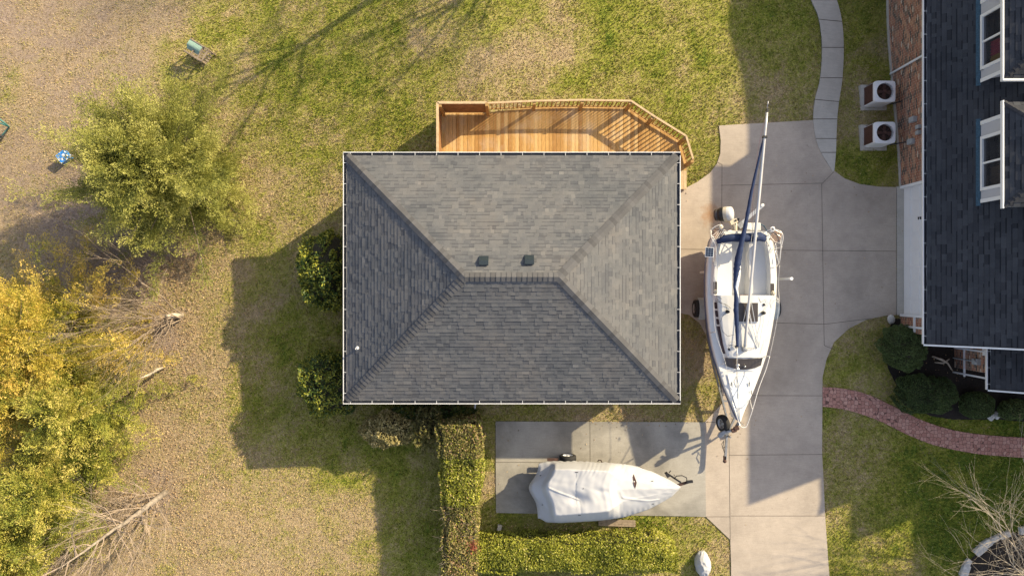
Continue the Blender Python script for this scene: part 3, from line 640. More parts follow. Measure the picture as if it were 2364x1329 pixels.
# concrete footing line
m = MB(); yy_ = list(np.linspace(gy1, 17, 24))
m.grid([[(wxh-.05, y, Tz(wxh-.1, y)-.3), (wxh-.05, y, Tz(wxh-.1, y)+.07), (wxh+.02, y, Tz(wxh-.1, y)+.07)] for y in yy_]); m.build('foundation', M['walk'], hs)
gd = MB(); xd = wxh+.14
for i in range(4):
    z = i*.56+.28; gd.box((xd, (gy0+gy1)/2, z), (.05, gy1-gy0-.02, .55))
    for j in range(8):
        yy = gy0+(j+.5)*(gy1-gy0)/8; gd.box((xd-.032, yy, z), (.02, (gy1-gy0)/8-.1, .42))
gdo = gd.build('garage_door', M['white_paint'], hs, bevel=.006)
m = MB(); m.box((xd-.05, W(0,504,1.0).y, 1.02), (.04,.10,.03)); m.box((xd-.05, W(0,504,1.0).y, 1.14), (.04,.10,.03)); m.build('handle', M['black'], gdo)
m = MB()
for yy in (gy0, gy1): m.box((wxh+.04, yy, 1.13), (.16,.1,2.26))
m.box((wxh-.01, (gy0+gy1)/2, 2.3), (.14, gy1-gy0+.3, .14)); m.build('door_trim', M['white_paint'], hs, bevel=.005)
gutter(hs, (ex,17,EH), (ex,ey,EH), (-1,0,0), .82)
m = MB(); m.bar((ex-.08, ey-.03, EH-.02), (xr, ey-.03, RZ-.02), .05, .13); m.bar((xr, ey-.03, RZ-.02), (2*xr-ex, ey-.03, EH-.02), .05, .13); m.build('rake_board', M['white_paint'], hs)
def spout(pts, name='downspout', r=.045, par=None): m = MB(); m.tube(pts, r, 4); return m.build(name, M['white_paint'], par or hs)
spout([W(2137,103,EH-.1)+Vector((.02,0,0)), Vector((wxh-.05, W(2137,103,EH-.1).y, EH-.45)), Vector((wxh-.05, W(2137,103,EH-.1).y, -.7))])
ys = W(0,752,0).y; spout([(ex, ey+.25, EH-.12), (wxh-.05, ys, EH-.5), (wxh-.05, ys, .02)])
m = MB(); m.box((wxh-.02, (gy0+wyS)/2, .95), (.06,abs(gy0-wyS)-.1,.08)); m.build('ledge', M['white_paint'], hs)
m = MB(); m.box((wxh-.03, W(0,745,1.6).y, 1.6), (.1,.16,.24)); m.build('wall_lamp', M['gray'], hs, bevel=.01)
# small service boxes by the condensers
for px, py, z, d in ((2081,276,.95,(.16,.2,.3)),(2096,293,1.25,(.12,.14,.2)),(2096,306,1.25,(.12,.14,.2)),(2079,327,.8,(.14,.2,.3))):
    p = W(px, py, z); m = MB(); m.box((wxh-d[0]/2, p.y, z), d); m.build('service_box', M['gray'], hs, bevel=.01)
# front wings
WY = W(0, 899, EH).y; wx_e = W(2286, 0, EH).x
for i, (xe_, ye_, zr_, p_) in enumerate(((wx_e, WY, 5.15, .8), (W(2265,0,0).x, W(0,905,0).y, 5.75, .85), (W(2424,0,0).x, W(0,1003,0).y, 6.6, .85))):
    xrr, o = gable_wing(xe_, ye_, ey+3 if i else ey+.0, zr_, p_)
    wxx = xe_+.5; wy_ = ye_+.45; xb = 2*xrr-xe_-.5
    if i == 0: wxx = W(2203,0,0).x; xb = W(2260,0,0).x+3
    brick_box(wxx, wy_, xb, ey+1.2, -.2, EH-.05 if i == 0 else EH+.2, (xrr, zr_-.2)).build('wall', M['brick'], hs)
    if i == 0:
        gutter(hs, (xe_,ey-.05,EH), (xe_,ye_,EH), (-1,0,0), .7); m = MB(); m.bar((xe_-.08,ye_-.02,EH), (xrr,ye_-.02,zr_), .05, .12); m.build('rake_board', M['white_paint'], hs)
        WX = wxx
ya = W(0,806,.5).y; yb3 = W(0,868,.5).y
m = MB(); m.box((WX-.02, (ya+yb3)/2, .62), (.05, abs(ya-yb3), .06)); m.box((WX-.02, ya+.02, 1.2), (.06,.06,2.3)); m.build('wall_trim', M['white_paint'], hs)
spout([(wx_e, WY+.4, EH-.1), (WX-.05, W(0,862,.5).y, EH-.5), (WX-.05, W(0,862,.5).y, .02)])
p = W(2236,834,1.3); m = MB(); m.box((WX-.07, p.y, 1.35), (.14,.22,.3)); m.lathe((WX-.14,p.y,1.4), [(.0,.08),(.08,.07),(.09,0)], (-1,0,0)); m.tube([(WX-.04,p.y,1.2),(WX-.04,p.y,.0)], .025); m.build('electric_meter', M['gray'], hs)
p = W(2250,812,1.8); m = MB(); m.box((WX-.05, p.y, 1.9), (.1,.26,.36)); m.lathe((WX-.1,p.y,1.95), [(.0,.12),(.09,.1),(.1,0)], (-1,0,0)); m.build('electric_meter', M['white_paint'], hs)

# dormers
xf = 15.47; zf = EH+PH*(xf-ex)+.02
def dormer(y0, y1, cy0, cy1, back, red):
    """front wall from y0 to y1, window between cy0 and cy1, hip roof"""
    ze = 5.08; ov = .2; xe_ = 15.28; hw_ = (y1-y0)/2+.34; yc = (y0+y1)/2; rz = ze+hw_*.62
    d = MB(); zr_ = EH+PH*(xf-ex)
    xb_ = xr
    z0w = zf+.08; z1w = ze-.18
    # front wall pieces round the opening
    for a, b, z0_, z1_ in ((y0,cy0,zf-.05,ze),(cy1,y1,zf-.05,ze),(cy0,cy1,zf-.05,z0w),(cy0,cy1,z1w,ze)): d.box((xf+.05, (a+b)/2, (z0_+z1_)/2), (.1, b-a, z1_-z0_))
    for yy in (y0+.03, y1-.03): d.face([(xf,yy,zf-.05),(xf,yy,ze),(xf+(ze-zf)/PH+.3,yy,ze),(xf+.0,yy,zf-.06)])
    dw = d.build('dormer_wall', M['siding'] if 'siding' in M else M.setdefault('siding', plain('pale_grey_siding', (.47,.48,.52), .6, var=.05)), hs)
    for yy in (y0, y1): m = MB(); m.box((xf-.012, yy, (zf+ze)/2), (.03,.12,ze-zf)); m.build('corner_board', M['white_paint'], dw)
    m = MB()
    for yy in (cy0, cy1): m.box((xf-.02, yy, (z0w+z1w)/2), (.06,.1,z1w-z0w+.1))
    for zz in (z0w, z1w): m.box((xf-.022, (cy0+cy1)/2, zz), (.07, cy1-cy0+.1,.09))
    m.box((xf-.01, (cy0+cy1)/2, (z0w+z1w)/2), (.05,.06,z1w-z0w)); win = m.build('window', M['white_paint'], dw)
    m = MB(); m.face([(xf+.03,cy0,z0w),(xf+.03,cy1,z0w),(xf+.03,cy1,z1w),(xf+.03,cy0,z1w)]); m.build('pane', M['glass'], dw)
    m = MB(); m.box((xf+.5, (cy0+cy1)/2, (z0w+z1w)/2), (.02, cy1-cy0+.6, 1.6)); m.face([(xf+.11,cy0-.2,z0w-.02),(xf+.5,cy0-.2,z0w-.02),(xf+.5,cy1+.2,z0w-.02),(xf+.11,cy1+.2,z0w-.02)]); m.build('room_back', M['interior'], dw)
    if red:
        for a, b, mt in red:
            m = MB(); ya_ = cy0+(cy1-cy0)*a; yb_ = cy0+(cy1-cy0)*b; m.grid([[(xf+.2+.02*math.sin(j*2.1), ya_+(yb_-ya_)*j/14, z) for j in range(15)] for z in (z0w-.1, z1w+.1)]); m.build('curtain', M[mt], dw, smooth=True)
    # roof
    A_ = Vector((xe_, yc-hw_, ze)); B_ = Vector((xe_, yc+hw_, ze)); H = Vector((xe_+hw_, yc, rz)); 
    xk = ex+(rz-EH)/PH; xl = ex+(ze-EH)/PH+.1; Hb = Vector((max(xk, xe_+hw_)+.05, yc, rz)); m = MB()
    roof_slab(m, [B_, A_, H], B_, A_); roof_slab(m, [Vector((xl,yc+hw_,ze)), B_, H, Hb], Vector((xl,yc+hw_,ze)), B_); roof_slab(m, [A_, Vector((xl,yc-hw_,ze)), Hb, H], A_, Vector((xl,yc-hw_,ze)))
    dr = m.build('dormer_roof', [M['deck_ply'], M['white_paint']], hs, fixn=False)
    Ld = math.hypot(hw_, rz-ze); cd = hw_/Ld
    shingle_course(dr, B_, A_, (hw_,0,rz-ze), Ld, lambda v: v*cd, lambda v: 2*hw_-v*cd, M['shingle_house'], .15, .24, seed=5)
    for yy_, s_ in ((yc+hw_,-1),(yc-hw_,1)): shingle_course(dr, (xe_,yy_,ze), (xl,yy_,ze), (0,s_*hw_,rz-ze), Ld, lambda v: v*cd, lambda v: (xl-xe_)+v*(Hb.x-xl)/Ld, M['shingle_house'], .15, .24, seed=6)
    m = MB()
    for c, s_ in ((A_,-1),(B_,1)): cap_run(m, c, H, .08, (s2, s_*s2, -.62*s2), (-s2, -s_*s2, -.62*s2))
    cap_run(m, H, Hb, .13, (0,1,-.62), (0,-1,-.62)); m.build('ridge_cap', M['cap_house'], dr, fixn=False)
    m = MB(); m.bar(A_+Vector((-.03,-.05,-.02)), B_+Vector((-.03,.05,-.02)), .045, .11)
    for s_, c in (((-1,A_),) if y1 > 8 else ()): m.bar(c+Vector((-.05,s_*.03,-.02)), Vector((xl,c.y+s_*.03,ze-.02)), .06, .13)
    m.build('fascia', M['white_paint'], dr)
    m = MB(); m.box((xf-.06, yc, zf-.05), (.13, (y1-y0)+.3, .02), ry=-math.atan(PH)); m.build('flashing', M['flash'], dw)
dormer(W(0,464,3.8).y, W(0,284,3.8).y, 3.24, 4.92, 8, [(.0,.42,'interior')])
dormer(W(0,186,3.8).y, W(0,5,3.8).y, W(0,150,4.2).y, W(0,28,4.2).y, 8, [(.0,.2,'curtain_ochre'),(.2,.48,'curtain_red')])

# ---------------------------------------------------------------- condensers
def condenser(px, py, label):
    zt = .86+Tz(W(px,py,.5).x, W(px,py,.5).y); c = W(px, py, zt); zg = zt-.86; r = thing('air_conditioner', (c.x, c.y, zg), label, 'air conditioner', 'air conditioners beside the brick house')
    w2 = .40; m = MB(); m.prism([(c.x-w2-.12,c.y-w2-.12),(c.x+w2+.1,c.y-w2-.12),(c.x+w2+.1,c.y+w2+.08),(c.x-w2-.12,c.y+w2+.08)], zg-.1, zg+.07); m.build('concrete_pad', M['walk'], r, bevel=.01)
    m = MB(); cr = .09
    def rr(h, e=0):
        out = []
        for k in range(40):
            a = 2*math.pi*k/40; q = (w2+e)*(abs(math.cos(a))**9+abs(math.sin(a))**9)**(-1/9); out.append((c.x+q*math.cos(a), c.y+q*math.sin(a), h))
        return out
    m.grid([rr(zg+.08), rr(zt-.04)], close=True)
    # top ring with the round fan opening
    out = rr(zt); n = len(out); R_ = .315
    inn = []
    for p in out:
        a = math.atan2(p[1]-c.y, p[0]-c.x); inn.append((c.x+R_*math.cos(a), c.y+R_*math.sin(a), zt+.015))
    m.grid([rr(zt-.04, .006), rr(zt, .0), inn, [(p[0],p[1],zt-.1) for p in inn]], close=True)
    m.build('housing', M['white_paint'], r, smooth=False)
    m = MB()
    for i in range(22):
        z = zg+.13+i*(zt-zg-.22)/22; m.box((c.x-w2-.006, c.y, z), (.012, 2*w2-.12, .018)); m.box((c.x+.0, c.y+w2+.006, z), (2*w2-.12, .012, .018))
    m.build('louvre_grille', M['brown_metal'], r)
    m = MB(); m.lathe((c.x,c.y,zt-.13), [(0,0),(.31,0)]); m.build('fan_well', M['soil'], r)
    m = MB()
    for k in range(4):
        a = k*math.pi/2+.6+px; u = Vector((math.cos(a), math.sin(a), 0)); v = Vector((-u.y, u.x, 0)); b0 = Vector((c.x,c.y,zt-.07))
        m.face([b0+u*.05-v*.04, b0+u*.26-v*.10+Vector((0,0,-.03)), b0+u*.28+v*.06+Vector((0,0,.02)), b0+u*.05+v*.04])
    m.lathe((c.x,c.y,zt-.08), [(.055,0),(.05,.05),(0,.055)]); m.build('fan', M['rust'], r)
    m = MB()
    for q in (.06,.1,.14,.18,.22,.26,.3): m.tube([(c.x+q*math.cos(a), c.y+q*math.sin(a), zt+.02+.02*(1-q/.3)) for a in np.linspace(0,2*math.pi,25)], .0028, 4, cap=False)
    for k in range(8):
        a = k*math.pi/4; m.tube([(c.x, c.y, zt+.045), (c.x+.33*math.cos(a), c.y+.33*math.sin(a), zt+.02)], .004, 4)
    m.lathe((c.x,c.y,zt+.03), [(.045,0),(.03,.02),(0,.022)]); m.build('fan_guard', M['brown_metal'], r)
    m = MB(); m.tube([(c.x+w2,c.y-.3,zg+.35),(c.x+w2+.12,c.y-.34,zg+.3),(wxh-.02,c.y-.3,zg+.6)], .025, 7); m.build('refrigerant_line', M['black'], r)
condenser(2043, 211, 'white air conditioner nearer the diagonal downspout on the brick wall')
condenser(2043, 306, 'white air conditioner nearer the driveway and the garage door')
# ---------------------------------------------------------------- sailboat on its trailer
ZS = 1.9
sb = thing('sailboat', W(1712, 750, 0)*1.0, 'white sailboat with lowered mast and navy furled sail parked on a trailer', 'sailboat'); sb.location.z = 0
def lerp(a, b, t): return a+(b-a)*t
def interp(tab, t):
    for (t0, v0), (t1, v1) in zip(tab[:-1], tab[1:]):
        if t <= t1: return lerp(v0, v1, (t-t0)/(t1-t0))
    return tab[-1][1]
# stations: (py, left px, right px) on the sheer line, measured
sta = [(534,1659,1769),(541,1650,1777),(556,1641,1783),(580,1636,1788),(607,1633,1792),(640,1631,1793.5),(680,1631,1792.5),(715,1633,1790),(757,1637,1783),(794,1643,1776),(823,1650,1768.5),(860,1661,1756),(894,1672,1743),(914,1680,1734.5),(940,1691.5,1722.5),(960,1700,1713.5),(972,1706,1709.5)]
def sheer(py): return ZS+.02+.22*max(0, (py-650)/322)**2+.04*max(0,(600-py)/66)
ST = []
for py, a, b in sta:
    z = sheer(py); p, q = W(a, py, z), W(b, py, z); ST.append((py, p.y, (p.x+q.x)/2, (q.x-p.x)/2, z))
def station(py):
    for s0, s1 in zip(ST[:-1], ST[1:]):
        if py <= s1[0]:
            t = (py-s0[0])/(s1[0]-s0[0]); return tuple(lerp(a, b, t) for a, b in zip(s0, s1))
    return ST[-1]
PYs = sorted(set([s[0] for s in ST]+[x for x in range(545, 970, 12)]))
rows = []
for py in PYs:
    _, y, xc, w_, z = station(py); t = (py-534)/438; kz = .62+.0*t+.55*max(0,(t-.62)/.38)**2.2; hull = []
    for sgn in (-1, 1):
        seg = []
        for u in (0, .12, .3, .5, .7, .85, 1):
            f = (1-u**(2.4 if t < .7 else 1.7))**.6 if u < 1 else .0
            seg.append(Vector((xc+sgn*w_*max(f, .0)*(1.0+.02*(u == .12)), y+ .0, z-(z-kz)*u)))
        hull.append(seg)
    rows.append(hull[0]+list(reversed(hull[1]))[1:])
m = MB(); m.grid(rows); b0 = rows[0]; m.face(b0); hullo = m.build('hull', M['white_gel'], sb, smooth=True)
hullo.data.polygons[-1].use_smooth = False
m = MB()
for sgn in (0, 1):
    rr_ = []
    for py in PYs:
        _, y, xc, w_, z = station(py); s_ = -1 if sgn == 0 else 1
        rr_.append([Vector((xc+s_*(w_*1.012+.004), y, z-.10)), Vector((xc+s_*(w_*1.006+.006), y, z-.30))])
    m.grid(rr_)
m.build('hull_stripe', M['bluestripe'], hullo, smooth=True)
# deck, cockpit and coachroof in one moulding
def prof(py):
    _, y, xc, w_, z = station(py); P = []
    if py < 552: seq = [(w_,0),(w_-.03,.05),(w_*.86,.06),(w_*.84,.06),(w_*.7,.06),(w_*.68,.065),(w_*.3,.07),(w_*.2,.07),(0,.07)]
    elif py < 681: seq = [(w_,0),(w_-.03,.05),(w_-.13,.07),(w_-.19,.24),(w_-.31,.25),(w_-.35,-.06),(.31,-.10),(.29,-.52),(0,-.53)]
    elif py < 822:
        t = (py-681)/141; rw = lerp(w_-.17, w_-.27, t); h = lerp(.43, .30, t)
        seq = [(w_,0),(w_-.03,.05),(rw,.06),(rw-.10,h-.03),(rw-.16,h+.02),(rw*.62,h+.06),(.32,h+.085),(.28,h+.09),(0,h+.095)]
    elif py < 852:
        t = (py-822)/30; rw = lerp(w_-.27, w_-.30, t); h = lerp(.30, .10, t)
        seq = [(w_,0),(w_-.03,.05),(rw,.06),(rw-.08,h-.01),(rw-.12,h+.01),(rw*.55,h+.04),(rw*.3,h+.055),(rw*.25,h+.06),(0,h+.065)]
    else:
        seq = [(w_,0),(max(w_-.03,.004),.05),(w_*.86,.06),(w_*.8,.065),(w_*.7,.07),(w_*.5,.08),(w_*.3,.09),(w_*.2,.09),(0,.095)]
    L = [Vector((xc-a, y, z+b)) for a, b in seq]; R = [Vector((xc+a, y, z+b)) for a, b in reversed(seq[:-1])]
    return L+R
m = MB(); pys = sorted(set([x for x in PYs]+[551.9, 552.4, 680.9, 681.4, 821.9, 822.2, 851.9]))
m.grid([prof(p) for p in pys]); dko = m.build('deck', M['white_gel'], sb)
# nonskid panels on benches, cockpit sole and foredeck
m = MB()
def pan(py0, py1, xa, xb, dz, n=6, rel=None):
    r_ = []
    for i in range(n+1):
        py = lerp(py0, py1, i/n); _, y, xc, w_, z = station(py)
        fa = (lambda v: v if rel is None else (v*(w_-rel)))
        r_.append([Vector((xc+fa(xa), y, z+dz)), Vector((xc+fa(xb), y, z+dz))])
    m.grid(r_)
pan(862, 940, -.72, .72, .108, 8, .04)
m.build('nonskid_panel', M['nonskid'], dko, fixn=False)
def spt(px, py, dz): # point on the boat at picture-measured place, height above the sheer there
    z = sheer(py)+dz; return W(px, py, z)
# side windows of the coachroof (left) and forward window
def cabside(py, s_, u):   # point on sloping cabin side: u 0 bottom..1 top
    pr = prof(py); a, b = (pr[2], pr[3]) if s_ < 0 else (pr[-3], pr[-4]); p = a.lerp(b, u); nrm = Vector((s_, 0, .35)).normalized(); return p+nrm*.012
for s_ in (-1, 1):
    for p0, p1, u0, u1 in ((697,712,.3,.85),(716,731,.3,.85),(735,748,.3,.85)):
        m = MB(); m.grid([[cabside(lerp(p0,p1,i/4), s_, u0+.04*(i in (0,4))), cabside(lerp(p0,p1,i/4), s_, u1-.04*(i in (0,4)))] for i in range(5)]); m.build('cabin_window', M['smoked'], dko, fixn=False)
    m = MB(); m.grid([[cabside(lerp(752,815,i/12), s_, lerp(.2,.25,i/12)), cabside(lerp(752,815,i/12), s_, lerp(.9,.8,i/12))] for i in range(13)]); m.build('cabin_window', M['smoked'], dko, fixn=False)
m = MB(); rws = []
for i in range(13):
    t = i/12; px_ = lerp(1671, 1761, t); bow_ = 1-(2*t-1)**2; rws.append([spt(px_, 825+3*bow_, lerp(.30,.31,0)+.05*bow_), spt(lerp(1674,1757,t), 843+10*bow_, .12+.05*bow_)])
m.grid(rws); m.build('front_window', M['hatch'], dko, fixn=False)
# sliding hatch and companionway
m = MB(); h0 = .56
m.prism([(q.x,q.y) for q in (spt(1705,699,h0),spt(1750,699,h0),spt(1750,742,h0),spt(1705,742,h0))], sheer(700)+.47, sheer(700)+h0); m.build('sliding_hatch', M['hatch'], dko, bevel=.01)
m = MB(); m.prism([(q.x,q.y) for q in (spt(1703,697,h0),spt(1752,697,h0),spt(1752,744,h0),spt(1703,744,h0))], sheer(700)+.44, sheer(700)+h0-.03); m.build('hatch_frame', M['white_gel'], dko, bevel=.01)
m = MB(); a = [spt(1706,680,.12),spt(1731,680,.12),spt(1731,696,.5),spt(1706,696,.5)]; m.face(a); m.face([v+Vector((0,0,-.03)) for v in a]); m.build('companionway_door', M['brown_metal'], dko)
# anchor hatch line on the foredeck
m = MB(); m.tube([spt(1692,895,.11),spt(1690,880,.11),spt(1700,868,.11),spt(1722,868,.11),spt(1732,880,.11),spt(1729,895,.11)], .006, 5); m.build('locker_seam', M['gray'], dko)
# winches, cleats, organisers
for px, py, dz, r_, mt in ((1651,672,.26,.05,'cream'),(1784,676,.26,.06,'cream'),(1679,719,.5,.05,'black'),(1762,722,.5,.05,'black'),(1718,845,.2,.03,'steel')):
    p = spt(px, py, dz); m = MB(); m.lathe(p, [(r_*1.3,-.01),(r_*1.2,.03),(r_*.8,.05),(r_*.85,.10),(r_,.12),(r_*.4,.125),(0,.12)]); m.build('winch', M[mt], dko, smooth=True)
for px, py in ((1651,664),(1783,668)):
    p = spt(px, py, .26); m = MB(); m.box(p, (.13,.42,.02)); m.build('winch_base', M['hatch'], dko)
for px, py in ((1688,886),(1729,886),(1665,552),(1775,555),(1664,900),(1734,905)):
    p = spt(px, py, .12); m = MB(); m.bar(p+Vector((0,-.07,.03)), p+Vector((0,.07,.03)), .018, .018); m.bar(p+Vector((0,-.03,0)), p+Vector((0,-.03,.03)), .015, .015); m.bar(p+Vector((0,.03,0)), p+Vector((0,.03,.03)), .015, .015); m.build('cleat', M['black'], dko)
# lines lying on deck
def rope(pts, dz=.1, r_=.007, mt='rope', par=None, name='line'):
    P = dens([tuple(spt(a, b, c if c is not None else dz)) for a, b, c in [(q+(None,))[:3] for q in pts]], 1) if False else [spt(q[0], q[1], q[2] if len(q) > 2 else dz) for q in pts]
    m = MB(); m.tube(P, r_, 5); return m.build(name, M[mt], par or sb, smooth=True)
rope([(1655,690),(1665,700),(1675,702),(1679,718),(1668,730),(1662,745),(1668,765),(1680,776),(1695,772)], .52, mt='black')
rope([(1750,684),(1757,698),(1768,690),(1774,700),(1768,712),(1762,724),(1762,745),(1757,770),(1752,800)], .50, mt='rope')
rope([(1682,800),(1690,795),(1700,803),(1712,797),(1716,803),(1735,804),(1752,801)], .48, mt='black')
rope([(1686,808),(1680,798),(1688,788),(1700,790),(1706,802)], .49, mt='rope')
rope([(1700,893),(1695,880),(1701,868),(1705,885),(1703,920)], .12, mt='rope')
rope([(1667,690),(1655,683),(1651,694),(1678,704),(1688,712)], .50, mt='black')
for px, py in ((1699,800),(1679,720),(1683,806),(1760,722),(1764,703)):
    p = spt(px, py, .49); m = MB(); m.box(p, (.06,.09,.05), rz=.4); m.build('deck_block', M['black'], dko, bevel=.008)
# mast lying aft, with spreaders and tackle
mb_ = spt(1719, 806, .5); mt_ = W(1771, 257, 3.3); mt2 = W(1773.5, 234, 3.32)
m = MB(); n_ = 14; m.tube([mb_.lerp(mt_, i/n_) for i in range(n_+1)], [.052]*(n_-3)+[.048,.045,.042,.04], 10); mast = m.build('mast', M['alu'], sb, smooth=True)
m = MB(); m.tube([mt_, mt2], .022, 6); m.build('antenna', M['steel_tip'] if 'steel_tip' in M else M.setdefault('steel_tip', plain('masthead_paint', (.6,.56,.53), .5)), mast); m = MB(); m.tube([mt_+Vector((0,.08,.03)), mt_+Vector((.03,.24,.05))], .01, 5); m.box(mt_+Vector((0,.03,0)), (.07,.12,.1)); m.build('masthead', M['black'], mast)
p = mb_.lerp(mt_, .895); m = MB(); m.box(p, (.14,.07,.13), rz=-.09); m.build('mast_fitting', M['black'], mast)
p = mb_; m = MB(); m.box(p-Vector((0,0,.05)), (.16,.14,.22)); m.lathe(p+Vector((0,0,.04)), [(.09,0),(.08,.04),(0,.05)]); m.build('mast_foot', M['galv'], mast, bevel=.01)
pA = mb_.lerp(mt_, .22); 
for q in ((1735.5,800),(1752,803),(1711,744),(1735,744)):
    pass
for a, b in ((mb_.lerp(mt_,.16), spt(1752,802,.42)), (mb_.lerp(mt_,.16)+Vector((.05,0,0)), spt(1748,799,.42)), (mb_.lerp(mt_,.24), spt(1702,800,.5)), (mb_.lerp(mt_,.24), spt(1753,802,.45))):
    m = MB(); m.tube([a, b], .011, 6); m.build('spreader_wire', M['steel'], mast)
# mast crutch at the stern
cz = mb_.lerp(mt_, .485); m = MB(); m.tube([cz+Vector((0,0,-.06)), Vector((cz.x-.02, cz.y+.0, ZS+.05))], .028, 8); m.box(cz-Vector((0,0,.08)), (.22,.08,.06)); m.build('mast_crutch', M['galv'], sb)
# roller-furled sail: navy cover bunched along its foil
fs = [(1764,313,3.2,.018),(1758,338,3.15,.032),(1751,372,3.1,.04),(1744,402,3.06,.045),(1735,442,3.0,.052),(1728,482,2.95,.06),(1719,530,2.92,.07),(1711,565,2.9,.085),(1704,597,2.88,.115),(1701,620,2.86,.11),(1698,642,2.82,.07),(1695,661,2.78,.035),(1698,672,2.76,.05),(1700,690,2.74,.075),(1699,715,2.72,.085),(1701,742,2.7,.07),(1702,770,2.68,.06),(1702.5,800,2.66,.045)]
m = MB(); pts = []; rad = []
for i in range(len(fs)-1):
    for j in range(5):
        t = j/5; q = [lerp(a, b, t) for a, b in zip(fs[i], fs[i+1])]; pts.append(W(*q[:3])); rad.append(q[3]*(1+.16*math.sin(i*5+j*2.1)*random.random()))
pts.append(W(*fs[-1][:3])); rad.append(fs[-1][3]); m.tube(pts, rad, 14); sail = m.build('furled_sail', M['navy'], sb, smooth=True)
# loose white sailcloth showing at the middle of the roll
m = MB(); m.tube([W(1708,612,2.83), W(1703,640,2.78), W(1699,665,2.74), W(1702,690,2.7), W(1703,712,2.7)], [.03,.085,.07,.05,.02], 10); m.build('sail_cloth', M['white_paint'], sail, smooth=True)
m = MB(); m.tube([W(*f[:3])+Vector((.0,0,.0)) for f in ((1764,313,3.2),(1771,262,3.3))], .012, 6); m.build('forestay', M['steel'], mast)
for pts_, mt in (([(1770,262,3.3),(1757,310,3.15),(1749,350,3.1),(1744,400,3.0),(1738,470,2.9),(1736,520,2.85)], 'ropered'), ([(1765,318,3.2),(1752,400,3.0),(1741,500,2.9),(1734,560,2.85),(1722,590,2.8),(1727,630,2.75),(1734,668,2.7)], 'rope'), ([(1765,320,3.2),(1755,420,3.05),(1746,500,2.95)], 'steel'), ([(1702.5,800,2.66),(1703,850,2.45),(1704,905,2.3),(1707,962,2.25)], 'steel'), ([(1701,800,2.6),(1700,855,2.4),(1701,895,2.25)], 'rope')):
    m = MB(); m.tube([W(*q) for q in pts_], .008, 5); m.build('rigging_line', M[mt], sb, smooth=True)
p = W(1703,845,2.43); m = MB(); m.lathe(p, [(.03,-.12),(.075,-.1),(.075,-.08),(.04,-.06),(.04,.02),(.075,.04),(.07,.07),(.03,.09)], (0,1,.1), 14); m.build('furling_drum', M['steel'], sb, smooth=True)
# folded navy bimini across the cockpit aft
m = MB(); bp = [(1656,557,2.5),(1668,552,2.62),(1690,550,2.68),(1712,549,2.7),(1735,548,2.68),(1755,547,2.62),(1766,552,2.5)]
m.tube([W(*q)+Vector((0,random.uniform(-.02,.02),0)) for q in bp], [.08,.12,.14,.15,.15,.14,.08], 12); m.tube([W(a,b-5,c-.05) for a,b,c in bp[1:]], [.06,.08,.08,.09,.10,.08], 10); m.build('folded_bimini', M['navy'], sb, smooth=True)
m = MB()
m.tube([spt(1652,575,.1), W(1656,557,2.5), spt(1660,590,.3)], .014, 6); m.tube([spt(1780,575,.1), W(1766,552,2.5), spt(1770,590,.3)], .014, 6); m.build('bimini_frame', M['steel'], sb, smooth=True)
# stern rails with slatted corner seats
def rail(pts, r_=.0135, name='guard_rail'):
    P = dens([tuple(W(*q)) for q in pts], 4) if len(pts) > 2 else None
    m = MB()
    if P is None: P = [W(*q) for q in pts]
    else:
        P = []
        q = [W(*k_) for k_ in pts]
        for i in range(len(q)-1):
            p0, p1, p2, p3 = q[max(i-1,0)], q[i], q[i+1], q[min(i+2,len(q)-1)]
            for j in range(4):
                t = j/4; P.append(.5*((2*p1)+(p2-p0)*t+(2*p0-5*p1+4*p2-p3)*t*t+(3*p1-p0-3*p2+p3)*t**3))
        P.append(q[-1])
    m.tube(P, r_, 7); return m.build(name, M['steel_white'] if 'steel_white' in M else M.setdefault('steel_white', plain('polished_rail', (.80,.77,.72), .25, metal=.35, var=.08)), sb, smooth=True)
rail([(1761,537,2.55),(1780,530,2.6),(1798,532,2.6),(1808,545,2.6),(1803,575,2.6),(1800,603,2.55),(1795,612,2.2)])
rail([(1764,548,2.1),(1784,540,2.3),(1800,545,2.3),(1803,560,2.3),(1800,600,2.3)])
rail([(1790,562,2.6),(1795,590,2.5),(1797,610,2.3),(1790,616,2.0)]); rail([(1785,575,2.0),(1806,570,2.6)]); rail([(1781,545,2.0),(1795,600,2.55)])
rail([(1641,530,2.55),(1655,521,2.6),(1666,519,2.6),(1672,530,2.5)]); rail([(1641,530,2.55),(1643,550,2.6),(1652,566,2.55),(1653,590,2.5),(1653,618,2.1)])
rail([(1645,560,2.3),(1648,590,2.3),(1644,612,2.0)]); rail([(1643,545,2.55),(1660,556,2.2)])
rail([(1667,531,2.45),(1690,533,2.3),(1720,534,2.3),(1745,534,2.4),(1765,534,2.5)], .012)
for pl, up_ in (([(1664,529),(1672,534),(1652,556),(1644,544)], 2.45), ([(1772,538),(1790,531),(1806,540),(1801,562),(1788,558)], 2.5)):
    q = [W(a, b, up_) for a, b in pl]; cx = sum(v.x for v in q)/len(q); cy = sum(v.y for v in q)/len(q); st_ = MB(); fr_ = MB()
    dirv = Vector((1,1.6,0)).normalized() if up_ == 2.45 else Vector((1,-.75,0)).normalized(); sd = Vector((-dirv.y, dirv.x, 0)); seat = thing('corner_seat', (cx,cy,up_), None, None) if 0 else None
    nsl = 7
    for i in range(nsl):
        off = (i-(nsl-1)/2)*.06; hl = .19*(1-.35*abs(i-(nsl-1)/2)/(nsl/2)); st_.bar(Vector((cx,cy,up_))+sd*off-dirv*hl, Vector((cx,cy,up_))+sd*off+dirv*hl, .04, .02)
    fr_.tube(q+[q[0]], .014, 6); so_ = st_.build('stern_seat', M['teak'], sb, bevel=.004); fr_.build('seat_frame', M['steel_white'], so_)
